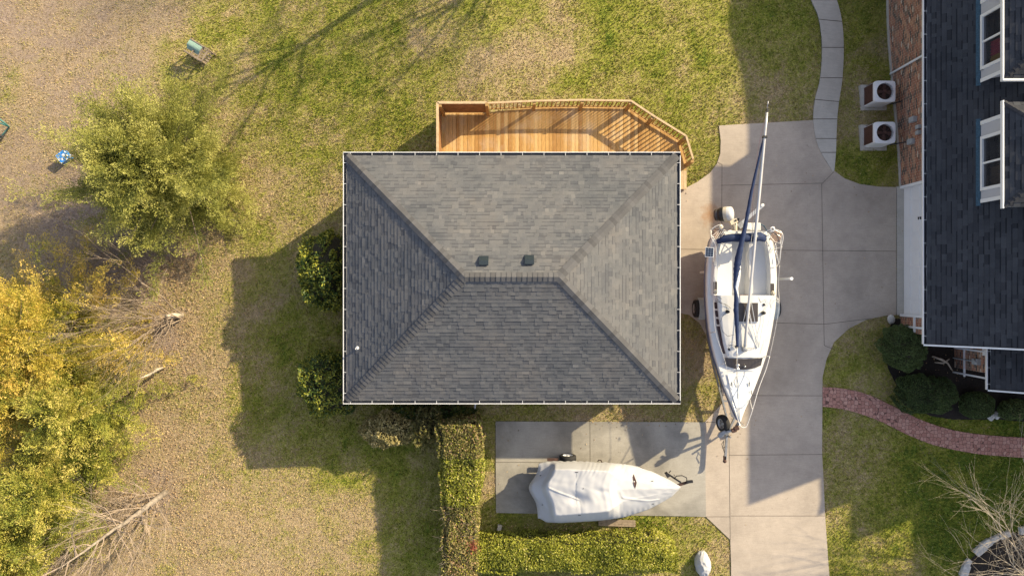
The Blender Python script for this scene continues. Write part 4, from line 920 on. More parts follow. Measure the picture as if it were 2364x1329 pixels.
# life ring style cup holders
p = W(1664,524,2.62); m = MB(); m.lathe(p, [(.02,0),(.07,.0),(.07,.03),(.02,.03)], n=16); m.build('cup_holder', M['cream'], sb, smooth=True)
p = W(1783,529,2.64); m = MB(); m.lathe(p, [(.04,0),(.09,.0),(.09,.03),(.05,.03)], n=16); m.build('cup_holder', M['steel_white'], sb, smooth=True)
# solar panel on the left rail
m = MB(); c = W(1638,582,2.5); m.box(c, (.29,.34,.025), rz=-.08, ry=-.25); sp_ = m.build('solar_panel', M['white_paint'], sb, bevel=.004)
for i in range(3):
    for j in range(4):
        m = MB(); R_ = Matrix.Rotation(-.08,3,'Z') @ Matrix.Rotation(-.25,3,'Y'); m.box(c+R_ @ Vector(((i-1)*.088,(j-1.5)*.078,.0145)), (.08,.07,.004), rz=-.08, ry=-.25); m.build('cell', M['navycell'] if 'navycell' in M else M.setdefault('navycell', plain('solar_cell', (.03,.045,.075), .2)), sp_)
m = MB(); m.tube([c, spt(1650,586,.15)], .015, 6); m.build('panel_bracket', M['steel_white'], sb)
# pulpit and lifelines
rail([(1777,822,2.55),(1768,853,2.6),(1752,895,2.72),(1737,946,2.85),(1727,975,2.85),(1722,985,2.85),(1712,985,2.85),(1706,975,2.8),(1698,950,2.75),(1690,925,2.6)])
for a, b in (((1737,946,2.83),(1731,921,2.1)), ((1721,985,2.84),(1710,974,2.2)), ((1700,955,2.74),(1697,950,2.15))): rail([a, b], .013)
rail([(1777,822,2.55),(1766,822,2.0)], .013, 'stanchion'); rail([(1799,700,2.5),(1790,692,2.0)], .013, 'stanchion'); rail([(1626,752,2.45) if 0 else (1652,765,2.5),(1641,768,2.0)], .013, 'stanchion'); rail([(1675,838,2.5),(1662,842,2.0)], .013, 'stanchion')
rail([(1800,612,2.5),(1797,660,2.4),(1799,700,2.5),(1790,760,2.45),(1777,822,2.55)], .006, 'lifeline'); rail([(1652,590,2.4),(1648,690,2.4),(1652,765,2.5),(1675,838,2.5),(1690,925,2.6)], .006, 'lifeline')
rail([(1785,683,2.35),(1793,688,2.5),(1799,700,2.5),(1797,690,2.5),(1791,683,2.45)], .007, 'loose_line')
# rudder kicked up behind the transom, transom locker
m = MB(); a = W(1708,519,1.9); b = W(1760,474,2.2); m.bar(a, b, .13, .05); m.lathe(b, [(.065,-.025),(.065,.025),(0,.025)]); ru = m.build('rudder', M['white_gel'], sb, bevel=.02)
m = MB(); m.box(W(1708,520,1.85), (.2,.2,.24), rz=.7); m.tube([W(1700,532,2.0), W(1712,552,2.25), W(1712,585,2.3)], .02, 7); m.build('tiller_head', M['galv'], ru)
m = MB(); m.box(W(1733,524,1.75), (.62,.28,.34)); m.box(W(1727,523,1.95), (.2,.24,.05)); m.build('swim_step', M['white_gel'], sb, bevel=.04)
m = MB(); m.tube([W(1742,508,1.5), W(1764,522,1.6), W(1772,535,1.9)], .02, 6); m.build('boarding_ladder', M['flash'], sb)
# outboard motor tilted on its bracket
om = thing('outboard_motor', W(1672, 500, 1.9), 'white and black outboard motor tilted up on the sailboat transom', 'outboard motor')
o0 = W(1693,492,2.05); o1 = W(1652,497,1.75); ax = (o1-o0).normalized(); up_ = Vector((0,0,1))
m = MB(); m.lathe(o0, [(.0,-.01),(.16,.0),(.23,.04),(.255,.12),(.26,.2)], ax, 20); m.build('cowl_cap', M['white_gel'], om, smooth=True)
m = MB(); m.lathe(o0+ax*.2, [(.262,0),(.265,.06),(.26,.12)], ax, 20); m.build('cowl_band', M['cream'], om, smooth=True)
m = MB(); m.lathe(o0+ax*.32, [(.258,0),(.25,.1),(.22,.2),(.16,.22),(0,.22)], ax, 20); m.build('cowl', M['black'], om, smooth=True)
m = MB(); m.lathe(o0+ax*.5, [(.2,0),(.22,.06),(.2,.14),(.1,.18),(0,.18)], ax, 16); m.build('midsection', M['hatch'], om, smooth=True)
m = MB(); m.tube([o0+ax*.3+Vector((.05,-.2,-.15)), W(1690,508,1.9), W(1696,520,1.9), W(1697,534,1.9)], [.09,.10,.11,.07], 10); m.box(W(1693,512,1.95), (.26,.16,.14), rz=.4); m.build('mounting_bracket', M['cream'], om, smooth=False)
m = MB(); c = W(1698,509,2.0)
for k in range(3):
    a = k*2.1+.3; u = Vector((math.cos(a), math.sin(a), .0)); v = Vector((-u.y, u.x, .5)); m.face([c+u*.03-v*.03, c+u*.13-v*.05, c+u*.15+v*.05, c+u*.03+v*.03])
m.cyl(c, .035, .1, (0,0,1), 10); m.build('propeller', M['black'], om, fixn=False)

# trailer under the sailboat
tr = thing('boat_trailer', W(1690, 900, 0), 'galvanised boat trailer with spare wheel under the white sailboat', 'trailer')
m = MB()
kz = .5; L0 = [(1640,560),(1632,640),(1628,720),(1634,780),(1648,850),(1668,925),(1676,957),(1679,1000)]
fr = [W(a, b, kz) for a, b in L0]; cxb = W(1695,0,kz).x
for a, b in zip(fr[:-1], fr[1:]): m.bar(a, b, .06, .11)
mr = [Vector((2*W(1680,0,kz).x+.25-v.x if i < 7 else v.x, v.y, v.z)) for i, v in enumerate(fr)]
for a, b in zip(mr[:-1], mr[1:]): m.bar(a, b, .06, .11)
for i in (0,2,3,5): m.bar(fr[i], mr[i], .06, .08)
m.bar(W(1679,985,kz), W(1674,1060,kz), .08, .10); m.build('frame', M['galv'], tr)
m = MB(); m.box(W(1673,1058,.5), (.09,.22,.1)); m.lathe(W(1673,1064,.52), [(.0,-.05),(.06,-.04),(.07,.02),(.03,.07),(0,.07)]); m.build('coupler', M['rust'], tr, bevel=.01)
m = MB(); m.tube([W(1671,1018,.55), W(1669,1030,.58), W(1672,1044,.55)], .015, 6); m.tube([W(1672,1015,.6), W(1666,1024,.5), W(1668,1035,.45), W(1674,1030,.5)], .01, 5); m.build('safety_chain', M['black'], tr)
m = MB(); m.cyl(W(1679,1004,.45), .035, .75, n=10); m.cyl(W(1679,1004,.08), .09, .06, (1,0,0), 14); m.build('jack', M['galv'], tr)
m = MB(); m.bar(W(1692,993,.5), W(1699,985,1.55), .09, .09); m.bar(W(1699,985,1.5), W(1706,974,1.65), .08,.08); m.bar(W(1660,1002,1.2), W(1700,990,1.25), .09, .07); m.build('winch_stand', M['galv'], tr)
m = MB(); m.cyl(W(1700,988,1.62), .08, .16, (1,.3,0), 14); m.box(W(1694,993,1.6), (.16,.12,.14), rz=.3); m.build('winch', M['rust'], tr)
m = MB(); m.bar(W(1660,1003,1.2), W(1676,996,1.25), .14, .09); m.box(W(1664,1004,1.22), (.2,.14,.08), rz=.5); m.build('roller_bracket', M['galv'], tr)
def wheel(par, c, r_, wd, axis=(1,0,0), rim='white', name='wheel'):
    m = MB(); k = r_; pr = [(k*.58,-wd/2),(k*.8,-wd*.52),(k*.95,-wd*.45),(k,-wd*.3),(k,wd*.3),(k*.95,wd*.45),(k*.8,wd*.52),(k*.58,wd/2)]
    m.lathe(c, pr, axis, 28); o = m.build(name, M['rubber'], par, smooth=True)
    m = MB(); m.lathe(c, [(k*.6,-wd*.48),(k*.57,-wd*.35),(k*.5,-wd*.2),(k*.2,-wd*.28),(k*.12,-wd*.4),(0,-wd*.42)], axis, 24); m.lathe(c, [(k*.6,wd*.48),(k*.57,wd*.35),(k*.5,wd*.2),(k*.2,wd*.28),(k*.12,wd*.4),(0,wd*.42)], axis, 24)
    a = Vector(axis).normalized(); u = a.orthogonal().normalized(); v = a.cross(u)
    m.build('rim', M['galv'] if rim != 'white' else M['white_paint'], o, smooth=True)
    m = MB()
    for s_ in (-1, 1):
        for q in range(5):
            t = q*2*math.pi/5; m.cyl(c+a*s_*wd*.2+(u*math.cos(t)+v*math.sin(t))*k*.36, k*.07, wd*.14, axis, 8)
    m.build('rim_hole', M['black'], o)
    return o
wx_l = W(1608,712,.33).x; wx_r = 2*W(1700,0,.5).x-wx_l+.1
for xx_ in (wx_l, wx_r):
    yy = W(0,712,.33).y; wheel(tr, Vector((xx_, yy, .33)), .33, .19, (1,0,.0), 'galv')
    sg = 1 if xx_ == wx_l else -1; m = MB(); rws = []
    for i in range(9):
        a = math.radians(-10+i*25); rws.append([Vector((xx_+sg*(.02 if sg > 0 else 0)+d_, yy+.43*math.cos(a), .33+.40*math.sin(a))) for d_ in (sg*.0, sg*.28)])
    m.grid(rws); m.grid([[p+Vector((0,0,-.02)) for p in r__] for r__ in rws]); m.build('fender', M['trailerwhite'], tr, smooth=True)
    m = MB(); m.bar((xx_+sg*.1,yy,.3), (xx_+sg*1.2,yy,.3), .07, .07); m.build('axle', M['galv'], tr)
wheel(tr, W(1669,977,1.0), .33, .19, (1,.12,-.35), 'galv', 'spare_wheel')
m = MB(); m.bar(W(1669,977,1.0), W(1682,983,.5), .07, .07); m.build('spare_carrier', M['galv'], tr)
for a, b in ((W(1617,637,.45), W(1641,627,1.75)), (W(1790,643,.45), W(1827,643,1.95))):
    m = MB(); m.tube([Vector((b.x, b.y, a.z)), b], .045, 10); m.tube([b, b+Vector((0,0,.03))], .06, 10); m.bar(Vector((b.x,b.y,.5)), Vector((lerp(b.x, cxb, .35), b.y, .5)), .06, .06); m.build('guide_post', M['white_paint'], tr, smooth=False)
for s_ in (-.55, .55):
    m = MB(); m.bar((cxb+.35+s_, W(0,590,.6).y, .64), (cxb+.35+s_*.8, W(0,830,.6).y, .66), .12, .07); m.build('bunk', M['old_wood'], tr)

# ---------------------------------------------------------------- motorboat under the white cover
cb = thing('covered_boat', W(1390, 1130, 0), 'motorboat under a white tarpaulin cover on the stained concrete pad', 'covered boat')
top = [(1236,1072),(1260,1066.5),(1310,1065),(1360,1066),(1414,1068),(1450,1072),(1479,1079),(1510,1090),(1535,1102),(1556,1113),(1570.5,1122)]
bot = [(1246,1196),(1262,1205),(1293,1206.5),(1340,1204),(1386,1201),(1420,1197),(1442,1193),(1472,1184),(1498,1175),(1530,1158),(1553,1144),(1571,1126)]
def polyat(pl, x):
    for (xa, ya_), (xb_, yb_) in zip(pl[:-1], pl[1:]):
        if x <= xb_: return ya_+(yb_-ya_)*(x-xa)/(xb_-xa) if x >= xa else ya_
    return pl[-1][1]
NS, NTT = 150, 70; rows = []
for i in range(NS+1):
    s_ = i/NS; row = []
    for j in range(NTT+1):
        t = j/NTT; u = 2*t-1
        bul = 1-abs(u)**2.2
        pxs = 1238-19*math.exp(-((t-.42)/.2)**2)+(6*abs(t-.6)*2)**1.0*.8
        px = pxs+(1571-pxs)*s_; ya_ = polyat(top, px); yb_ = polyat(bot, px)
        if s_ < .03: pass
        py = ya_+(yb_-ya_)*t
        # ridge heights along the length
        base = interp([(0,.80),(.02,1.02),(.085,1.30),(.115,1.78),(.13,1.84),(.34,2.0),(.49,2.03),(.535,1.97),(.575,1.60),(.68,1.50),(.85,1.42),(.97,1.32),(1,1.2)], s_)
        edge = interp([(0,.78),(.1,.9),(1,1.12)], s_)
        hi = interp([(0,.2),(.12,.76),(.5,.70),(.60,.4),(1,.25)], s_)
        k_ = abs(u); prof_ = 1 if k_ < hi else max(0, 1-((k_-hi)/(1-hi)))**.75
        z = edge+(base-edge)*prof_
        if s_ > .56: z += .06*max(0,1-abs(u+.05)*3)*min(1,(1-s_)*6)
        # folds and sags
        d1 = ((s_-.30)/.06)**2+((t-.62)/.10)**2; z -= .13*math.exp(-d1)
        d2 = ((s_-.455)/.04)**2+((t-.55)/.10)**2; z -= .04*math.exp(-d2)
        pl = abs((t-.62)-1.15*(s_-.30)); z += .035*math.exp(-(pl/.012)**2)*(s_ > .13)*(s_ < .31)
        z -= .012*math.exp(-((s_-.305)/.004)**2)
        if .13 < s_ < .6: z -= .05*math.exp(-((t-.25-.5*s_)/.05)**2)*abs(noise.noise(Vector((s_*6, t*5, 9))))
        z += .03*noise.noise(Vector((s_*9, t*4, 1)))+.014*noise.noise(Vector((s_*26, t*9, 4)))
        if t < .3 and .33 < s_ < .62: z += .028*math.sin((s_+t*.10)*210)*(1-t/.3)*(.3+abs(noise.noise(Vector((s_*14,0,3)))))
        if t > .85: z += .012*math.sin(s_*170)*(t-.85)/.15
        # crease running to the chine
        z += .03*math.exp(-(abs((t-.62)-.9*(s_-.60))/.02)**2)*(s_ > .60)*(s_ < .85)
        q = W(px, py, z); row.append(q)
    rows.append(row)
# skirt hanging down all round
sk = []
m = MB(); m.grid(rows)
ring = [rows[0][j] for j in range(NTT+1)]+[rows[i][NTT] for i in range(1, NS+1)]+[rows[NS][j] for j in range(NTT-1, -1, -1)]+[rows[i][0] for i in range(NS-1, 0, -1)]
cc = Vector((sum(p.x for p in ring)/len(ring), sum(p.y for p in ring)/len(ring), 0)); drop = []
for i, p in enumerate(ring):
    d = (Vector((p.x, p.y, 0))-cc).normalized(); w_ = .012*math.sin(i*.9)+.01*math.sin(i*.37); drop.append(p-d*(.05+w_)-Vector((0,0,.22+.03*math.sin(i*.21)+.02*math.sin(i*.8))))
m.grid([ring, drop], close=True)
M['tarp'] = plain('white_tarpaulin', (.48,.485,.50), .6, var=.09, sc=2, spec=.3)
cov = m.build('tarpaulin', M['tarp'], cb, smooth=True)
def onc(px, py, dz=.01):
    best = min((q for r_ in rows for q in r_), key=lambda q: (q-W(px,py,q.z)).length); return best+Vector((0,0,dz))
for px, py, rz_, L_ in ((1249,1097,.2,.08),(1253,1165,.1,.08),(1331,1090,0,.1),(1338,1189,0,.1),(1505,1109,0,.09),(1508,1162,-.2,.08),(1346,1127,1.4,.03)):
    p = onc(px, py, .008); m = MB(); m.box(p, (L_,.022,.012), rz=rz_); m.build('strap_loop', M['black'], cov)
m = MB(); ts = [onc(1463,1093,.03), onc(1466,1104,.03), onc(1469,1112,.03), onc(1467,1128,.03), onc(1463,1114,.03), onc(1461,1100,.03)]; m.face(ts); m.build('tear', M['rust'], cov, fixn=False)
m = MB(); m.tube([onc(1332,1090+i*8.2,.002) for i in range(12)], .006, 4); m.build('seam', M['gray'], cov)
# hull below the cover
hr = []
for i in range(21):
    px = lerp(1262, 1556, i/20); ya_ = polyat(top, px)+9; yb_ = polyat(bot, px)-9; a = W(px, ya_, .95); b = W(px, yb_, .95); c = (a+b)/2; c.z = .45+.35*max(0,(i/20-.7)/.3)**2; e = .04
    hr.append([a, a.lerp(Vector((c.x,c.y,.6)), .25)+Vector((0,0,-.2)), c, b.lerp(Vector((c.x,c.y,.6)), .25)+Vector((0,0,-.2)), b])
m = MB(); m.grid(hr); m.face(hr[0]); m.build('hull', plain('maroon_hull', (.16,.05,.06), .3), cb, smooth=True)
ct = thing('boat_trailer', W(1400, 1130, 0), 'rusty boat trailer under the white tarpaulin cover', 'trailer')
wheel(ct, W(1311,1056,.33), .32, .2, (0,1,.0), 'white'); wheel(ct, W(1314,1190,.33)+Vector((0,0,0)), .32, .2, (0,1,0), 'white')
m = MB(); c = W(1311,1061,.33); rws = [[Vector((c.x+.42*math.cos(a), c.y+d_, .33+.38*math.sin(a))) for d_ in (-.02,-.28)] for a in [math.radians(-5+i*23.5) for i in range(9)]]; m.grid(rws); m.build('fender', M['rust'], ct, smooth=True)
m = MB(); m.box(W(1276,1062,.5), (.42,.16,.05)); m.build('fender_step', M['rust'], ct)
m = MB()
for y_ in (1080, 1175): m.bar(W(1250,y_,.4), W(1480,y_,.4), .06, .1); m.bar(W(1480,y_,.4), W(1560,1122,.4), .06, .1)
m.bar(W(1556,1122,.45), W(1595,1110,.5), .08, .09); m.bar(W(1310,1060,.33), W(1310,1190,.33), .06, .06); m.build('frame', M['rust'], ct)
m = MB(); m.bar(W(1540,1092,.6), W(1572,1113,.6), .06, .07); m.box(W(1540,1095,.9), (.1,.16,.2), rz=.5); m.box(W(1592,1111,.55), (.24,.09,.09), rz=.1); m.tube([W(1556,1104,.6), W(1562,1098,.85), W(1575,1097,.9), W(1585,1102,.8), W(1586,1110,.6)], .018, 6); m.tube([W(1545,1090,.5), W(1548,1086,.9)], .02, 6); m.tube([W(1557,1098,.5),W(1556,1095,1.0)], .015, 6); m.build('tongue_jack', M['black'], ct)
m = MB(); m.tube([W(1380,1064,.6), W(1383,1061,.75), W(1388,1062,.8), W(1389,1066,.7)], .02, 6); m.bar(W(1388,1067,.7), W(1420,1070,.65), .04, .05); m.build('side_guide', M['rust'], ct)
pk = MB()
for i in range(3):
    pk.box(W(1424,1201+i*5.2,.06)+Vector((0,0,0)), (1.42,.082,.04), rz=-.035)
tag(pk.build('wooden_plank', M['old_wood'], bevel=.004), 'weathered planks lying on the ground beside the covered boat', 'plank')
m = MB(); m.box(G(1153,1217,.06), (.16,.22,.12), rz=-.2); tag(m.build('concrete_block', M['pink_stone'], bevel=.012), 'small pale concrete block in the grass by the hedge corner', 'block')
m = MB()
gc = G(1622,1300); rw = []
for i in range(30):
    s_ = i/29; L_ = (s_-.5)*1.02; yy = gc.y-L_*1.0; wd = .32*math.sin(math.pi*min(1,max(.04,s_*.96+.03)))**.55*(1-.12*s_); hh = .50*math.sin(math.pi*max(.03,min(.97,s_)))**.5
    rw.append([Vector((gc.x-.04+.05*s_+wd*math.cos(a)*(1+.08*noise.noise(Vector((s_*7,a*2,0)))), yy+.03*noise.noise(Vector((a*3,s_*5,2))), gc.z+hh*math.sin(a)**.8*(1+.16*noise.noise(Vector((s_*9,a*3,5))))-.01)) for a in np.linspace(.0, math.pi, 26)])
m.grid(rw); m.face(rw[0]); m.face(rw[-1]); tag(m.build('covered_bundle', M['tarp'], smooth=True), 'small bundle wrapped in pale blue-white plastic on the grass by the driveway', 'wrapped bundle')
# ---------------------------------------------------------------- small things on the lawn
gc = G(472, 130); gt = thing('garden_stand', gc, 'small wooden stand with a faded green top on the upper lawn', 'garden stand')
R_ = Matrix.Rotation(-math.radians(31), 3, 'Z')
def loc(x, y, z): return Vector(gt.location)+R_ @ Vector((x, y, z))
for x in (-.38, .38):
    for y in (-.27, .27): m = MB(); m.bar(loc(x,y,-.05), loc(x,y,.72), .05, .05); m.build('leg', M['old_wood'], gt)
m = MB(); m.bar(loc(-.42,-.27,.70), loc(.42,-.27,.70), .05, .06); m.bar(loc(-.42,.27,.76), loc(.42,.27,.76), .05, .06)
for x in (-.1, .2, .41): m.bar(loc(x,-.29,.72), loc(x,.29,.72), .05, .05)
m.bar(loc(-.4,-.27,.3), loc(.4,-.27,.3), .04, .04); m.build('frame', M['old_wood'], gt)
m = MB(); m.grid([[loc(x, y, .80-.10*((y+.1)/.4-.3)**2*1.0-(.12*(y<-.08))) for x in (-.42,-.2,.0,.17)] for y in (-.13,-.09,0,.1,.2,.29)]); m.grid([[loc(x, y, .78-.10*((y+.1)/.4-.3)**2*1.0-(.12*(y<-.08))) for x in (-.42,-.2,.0,.17)] for y in (-.13,-.09,0,.1,.2,.29)]); m.build('top', M['green_panel'], gt, smooth=True)
m = MB()
for y in np.linspace(-.22,.22,5): m.bar(loc(-.4,y,.25), loc(.4,y,.25), .07, .02)
m.build('shelf', M['old_wood'], gt)
def mk_spots():
    k = NT('blue_and_white_print', .5); v = k.coord(); vo = k.n('TexVoronoi', i_Scale=6.5, i_Randomness=.5); k.t.links.new(v, vo.inputs['Vector'])
    k.col(k.ramp(vo.outputs['Distance'], [(.36, (.85,.88,.92)), (.42, (.02,.22,.68))])); return k.m
gc = G(155, 365); m = MB(); m.box((0,0,.19), (.40,.40,.38), rz=math.radians(38), rx=.12)
o = m.build('patterned_box', mk_spots(), bevel=.02); o.location = (gc.x, gc.y, gc.z-.02); tag(o, 'blue box with white spots on the bare ground beside the green cedar', 'box')
gb = G(-14, 312); gg = thing('metal_goal_frame', gb, 'green metal frame standing on the bare ground at the left edge', 'metal frame')
def q(px, py, h):
    z = G(px, py).z+h; return W(px, py, z)
m = MB(); m.tube([q(-40,262,.9), q(0,276,.8), q(21,293,.5), G(20,295,.0)], .035, 8); m.tube([q(-40,281,.35), q(0,284,.35), q(21,293,.35)], .03, 8); m.tube([q(21,293,.3), q(-10,330,.05)], .025, 6); m.build('frame', M['green_metal'], gg, smooth=True)
m = MB()
for i in range(6): m.tube([q(18-i*4,296+i*6,.2), q(-40,288+i*8,.25)], .012, 5)
m.build('net_bar', M['twiggrey'], gg)
for (px, py, s_, lb) in ((2058,737,.19,'pale boulder at the driveway corner by the garage door'), (2288,959,.2,'small pale rock between the clipped shrubs and the lawn'), (2302,958,.16,'smaller pale rock touching the rock by the clipped shrubs')):
    c = W(px, py, .1); m = MB(); rws = []
    for i in range(9):
        th = math.pi*i/8; rws.append([Vector((c.x, c.y, .08))+Vector((math.sin(th)*math.cos(a)*s_*.75, math.sin(th)*math.sin(a)*s_, math.cos(th)*s_*.55))*(1+.18*noise.noise(Vector((math.cos(a)*2+px, math.sin(a)*2, th*1.5)))) for a in np.linspace(0, 2*math.pi, 14, endpoint=False)])
    m.grid(rws, close=True); tag(m.build('rock', M['stone'], smooth=False), lb, 'rock')
# stones ringing the planting bed
angs = [math.radians(a) for a in range(78, 262, 8)]; k = 0
for a in angs:
    if k in (4, 9): k += 1; continue
    cx = bed_c.x+3.02*math.cos(a)+random.uniform(-.04,.04); cy = bed_c.y+2.12*math.sin(a); zg = Tz(cx, cy); m = MB()
    L_, w_, h_ = random.uniform(.34,.46), random.uniform(.2,.3), .16; m.box((0,0,0), (w_,L_,h_), rz=math.atan2(2.12*math.cos(a)*1.0, -3.02*math.sin(a))+math.pi/2+random.uniform(-.1,.1))
    m.v = [tuple(Vector(v)*(1+.22*noise.noise(Vector(v)*4+Vector((k*3,0,0))))) for v in m.v]
    o = m.build('edging_stone', M['stone'], bevel=.035); o.location = (cx, cy, zg+.06); tag(o, 'pale stone in the ring edging the mulch bed under the bare tree', 'edging stone', 'stones edging the mulch bed'); k += 1

# ---------------------------------------------------------------- shrubs and hedges
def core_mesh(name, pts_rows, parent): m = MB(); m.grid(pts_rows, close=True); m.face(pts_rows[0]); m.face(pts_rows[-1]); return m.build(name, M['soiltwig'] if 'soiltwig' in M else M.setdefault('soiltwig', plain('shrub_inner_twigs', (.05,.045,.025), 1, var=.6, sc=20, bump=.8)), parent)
def bush(px, py, zt, ra, rb, label, mat, n, leaf=.07, cat='shrub', rot=0, tmean=.5, tsp=.22, name='shrub', group=None, flat=.5, rough=.12, core=.86, spray=0):
    """rounded shrub; (px,py) picture centre of its top, zt absolute top height, ra/rb half widths in metres"""
    c = W(px, py, zt*.55); zg = Tz(c.x, c.y); H = zt-zg; r = thing(name, (c.x, c.y, zg), label, cat, group)
    d = unit(rng.normal(size=(n, 3))); d[:, 2] = np.abs(d[:, 2])*1.15-.25; d = unit(d)
    sup = (np.abs(d[:,0])**2.6+np.abs(d[:,1])**2.6+np.abs(d[:,2])**2.6)**(-1/2.6)   # squarish clipped form
    s_ = flat*sup+(1-flat)
    lump = 1+rough*(vnoise(d[:,0]*2+px, d[:,1]*2+d[:,2], 1.6, 8)-.5)*2+rough*.6*(vnoise(d[:,0]*5+px, d[:,1]*5+d[:,2]*3, 1.6, 9)-.5)*2
    rad = s_*lump*(1-np.abs(rng.normal(0, .055, n)))
    ca, sa = math.cos(rot), math.sin(rot); X = d[:,0]*ra*rad; Y = d[:,1]*rb*rad
    C = np.stack([c.x+X*ca-Y*sa, c.y+X*sa+Y*ca, zg+H*.45+d[:,2]*H*.55*rad], 1); C[:,2] = np.maximum(C[:,2], zg+.02)
    D = d*.6+rng.normal(size=(n, 3))*.7
    tint = np.clip(tmean+rng.normal(0, tsp, n)+(vnoise(C[:,0], C[:,1], 2.2, 11)-.5)*.35, 0, 1)
    cloud('foliage', leaves(C, D, rng.uniform(.7, 1.3, n)*leaf, rng.uniform(.35, .6, n)*leaf), tint, mat, r)
    rws = []
    for i in range(9):
        th = math.pi*i/8; rws.append([Vector((c.x+math.sin(th)*math.cos(a+rot)*ra*core, c.y+math.sin(th)*math.sin(a+rot)*rb*core, max(zg, zg+H*.45+math.cos(th)*H*.55*core))) for a in np.linspace(0, 2*math.pi, 18, endpoint=False)])
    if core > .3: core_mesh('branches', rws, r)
    return r
bush(750, 618, 1.9, .98, 1.5, 'large glossy evergreen shrub at the middle of the dark roof side', M['laurel'], 9000, .12, tmean=.62, tsp=.28, flat=.2, rough=.2)
bush(758, 890, 1.78, 1.1, 1.15, 'rounded glossy evergreen shrub at the lower left roof corner', M['laurel'], 8000, .11, tmean=.58, tsp=.26, flat=.2, rough=.2)
bush(895, 992, 1.25, 1.0, .62, 'straw coloured loose shrub below the lower left roof edge', M['straw'], 5200, .10, tmean=.5, tsp=.25, flat=.4, rough=.2, core=.75)
bush(985, 985, 1.45, .55, .75, 'dark loose shrub between the straw coloured shrub and the tall hedge', M['hedge_brown'], 2600, .12, tmean=.25, flat=.2, rough=.35, core=.6)
bush(1000, 952, .8, 1.6, .3, 'low dark plants growing along the wall under the lower gutter', M['laurel'], 2600, .10, cat='plants', name='low_plant', tmean=.3, core=.5)
BX = 'clipped dark shrubs beside the brick house'
bush(2088, 803, 1.25, .86, .86, 'big round clipped shrub nearest the garage door corner', M['box'], 22000, .05, tmean=.68, tsp=.3, group=BX, flat=.35, rough=.16, core=.86)
bush(2137, 911, 1.15, 1.1, .74, 'oval clipped shrub beside the red paver path', M['box'], 22000, .05, tmean=.4, tsp=.3, group=BX, flat=.35, rough=.16, core=.86)
bush(2257, 935, .9, .60, .50, 'squarish clipped shrub between the oval shrub and the two small rocks', M['box'], 9000, .05, tmean=.5, tsp=.3, group=BX, flat=.8, rough=.04, core=.94)
bush(2345, 945, .8, .62, .36, 'leafy bright green shrub at the right edge beyond the small rocks', M['box'], 5000, .06, tmean=.8, group=BX, flat=.4, rough=.15)
def hedge(poly, zt, label, zones, n_top, n_side, leaf=.075, name='hedge', wob=.10):
    """clipped hedge on a plan polygon; zones = list of (weight fn, material)"""
    P = [Vector(W(a, b, zt)) for a, b in poly]; n = len(P); cx = sum(p.x for p in P)/n; cy = sum(p.y for p in P)/n; zg = Tz(cx, cy); r = thing(name, (cx, cy, zg), label, 'hedge')
    xs = [p.x for p in P]; ys = [p.y for p in P]; pl = [(p.x, p.y) for p in P]
    X = rng.uniform(min(xs)-.1, max(xs)+.1, n_top*2); Y = rng.uniform(min(ys)-.1, max(ys)+.1, n_top*2)
    k = inpoly(X+(vnoise(X,Y,3,2)-.5)*.25, Y+(vnoise(X,Y,3,7)-.5)*.25, pl); X, Y = X[k][:n_top], Y[k][:n_top]
    Z = zt-np.abs(rng.normal(0, .07, len(X)))+(vnoise(X, Y, 2.4, 5)-.5)*wob*2+(vnoise(X, Y, .9, 6)-.5)*wob*1.5
    # edges of the top fall away
    dist = np.full(len(X), 9.0)
    for i in range(n):
        a, b = P[i], P[(i+1) % n]; ex_, ey_ = b.x-a.x, b.y-a.y; L2 = ex_**2+ey_**2; t = np.clip(((X-a.x)*ex_+(Y-a.y)*ey_)/L2, 0, 1); dist = np.minimum(dist, np.hypot(X-a.x-t*ex_, Y-a.y-t*ey_))
    Z -= .25*np.clip(1-dist/.22, 0, 1)**2
    CC = [np.stack([X, Y, Z], 1)]
    per = sum((P[(i+1) % n]-P[i]).length for i in range(n))
    for i in range(n):
        a, b = P[i], P[(i+1) % n]; mm_ = int(n_side*(b-a).length/per); t = rng.random(mm_); z = rng.random(mm_); nrm = np.array([(b-a).y, -(b-a).x])/(b-a).length
        ox = -np.abs(rng.normal(0, .06, mm_))+.06+(vnoise(t*(b-a).length*3, z*3, 1, i)-.5)*.16
        inx, iny = (cx-(a.x+b.x)/2), (cy-(a.y+b.y)/2); sg = -1 if nrm[0]*inx+nrm[1]*iny > 0 else 1
        xx_ = a.x+(b.x-a.x)*t+nrm[0]*ox*sg; yy_ = a.y+(b.y-a.y)*t+nrm[1]*ox*sg; g0 = T(xx_, yy_); CC.append(np.stack([xx_, yy_, g0+z*(zt-.1-g0)], 1))
    C = np.concatenate(CC); N = len(C); D = rng.normal(size=(N, 3)); D[:, 2] += .3
    tint = np.clip(.5+rng.normal(0, .25, N)+(vnoise(C[:,0], C[:,1], 1.3, 12)-.5)*.4, 0, 1); LV = leaves(C, D, rng.uniform(.7,1.3,N)*leaf, rng.uniform(.4,.65,N)*leaf)
    pr = np.stack([z_(C) for z_, _ in zones], 1); ch = np.argmax(pr+rng.gumbel(size=pr.shape)*.35, 1)
    for i, (_, mt) in enumerate(zones):
        if (ch == i).any(): cloud('foliage', LV[ch == i], tint[ch == i], mt, r)
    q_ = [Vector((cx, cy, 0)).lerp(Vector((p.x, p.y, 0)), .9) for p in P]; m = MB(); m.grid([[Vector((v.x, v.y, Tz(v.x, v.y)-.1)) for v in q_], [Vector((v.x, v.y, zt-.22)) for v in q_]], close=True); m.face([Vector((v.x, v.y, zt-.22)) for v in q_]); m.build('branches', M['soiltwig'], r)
    return r
yA = W(0,1060,1.8).y; yB = W(0,1170,1.8).y; yC = W(0,1265,1.8).y
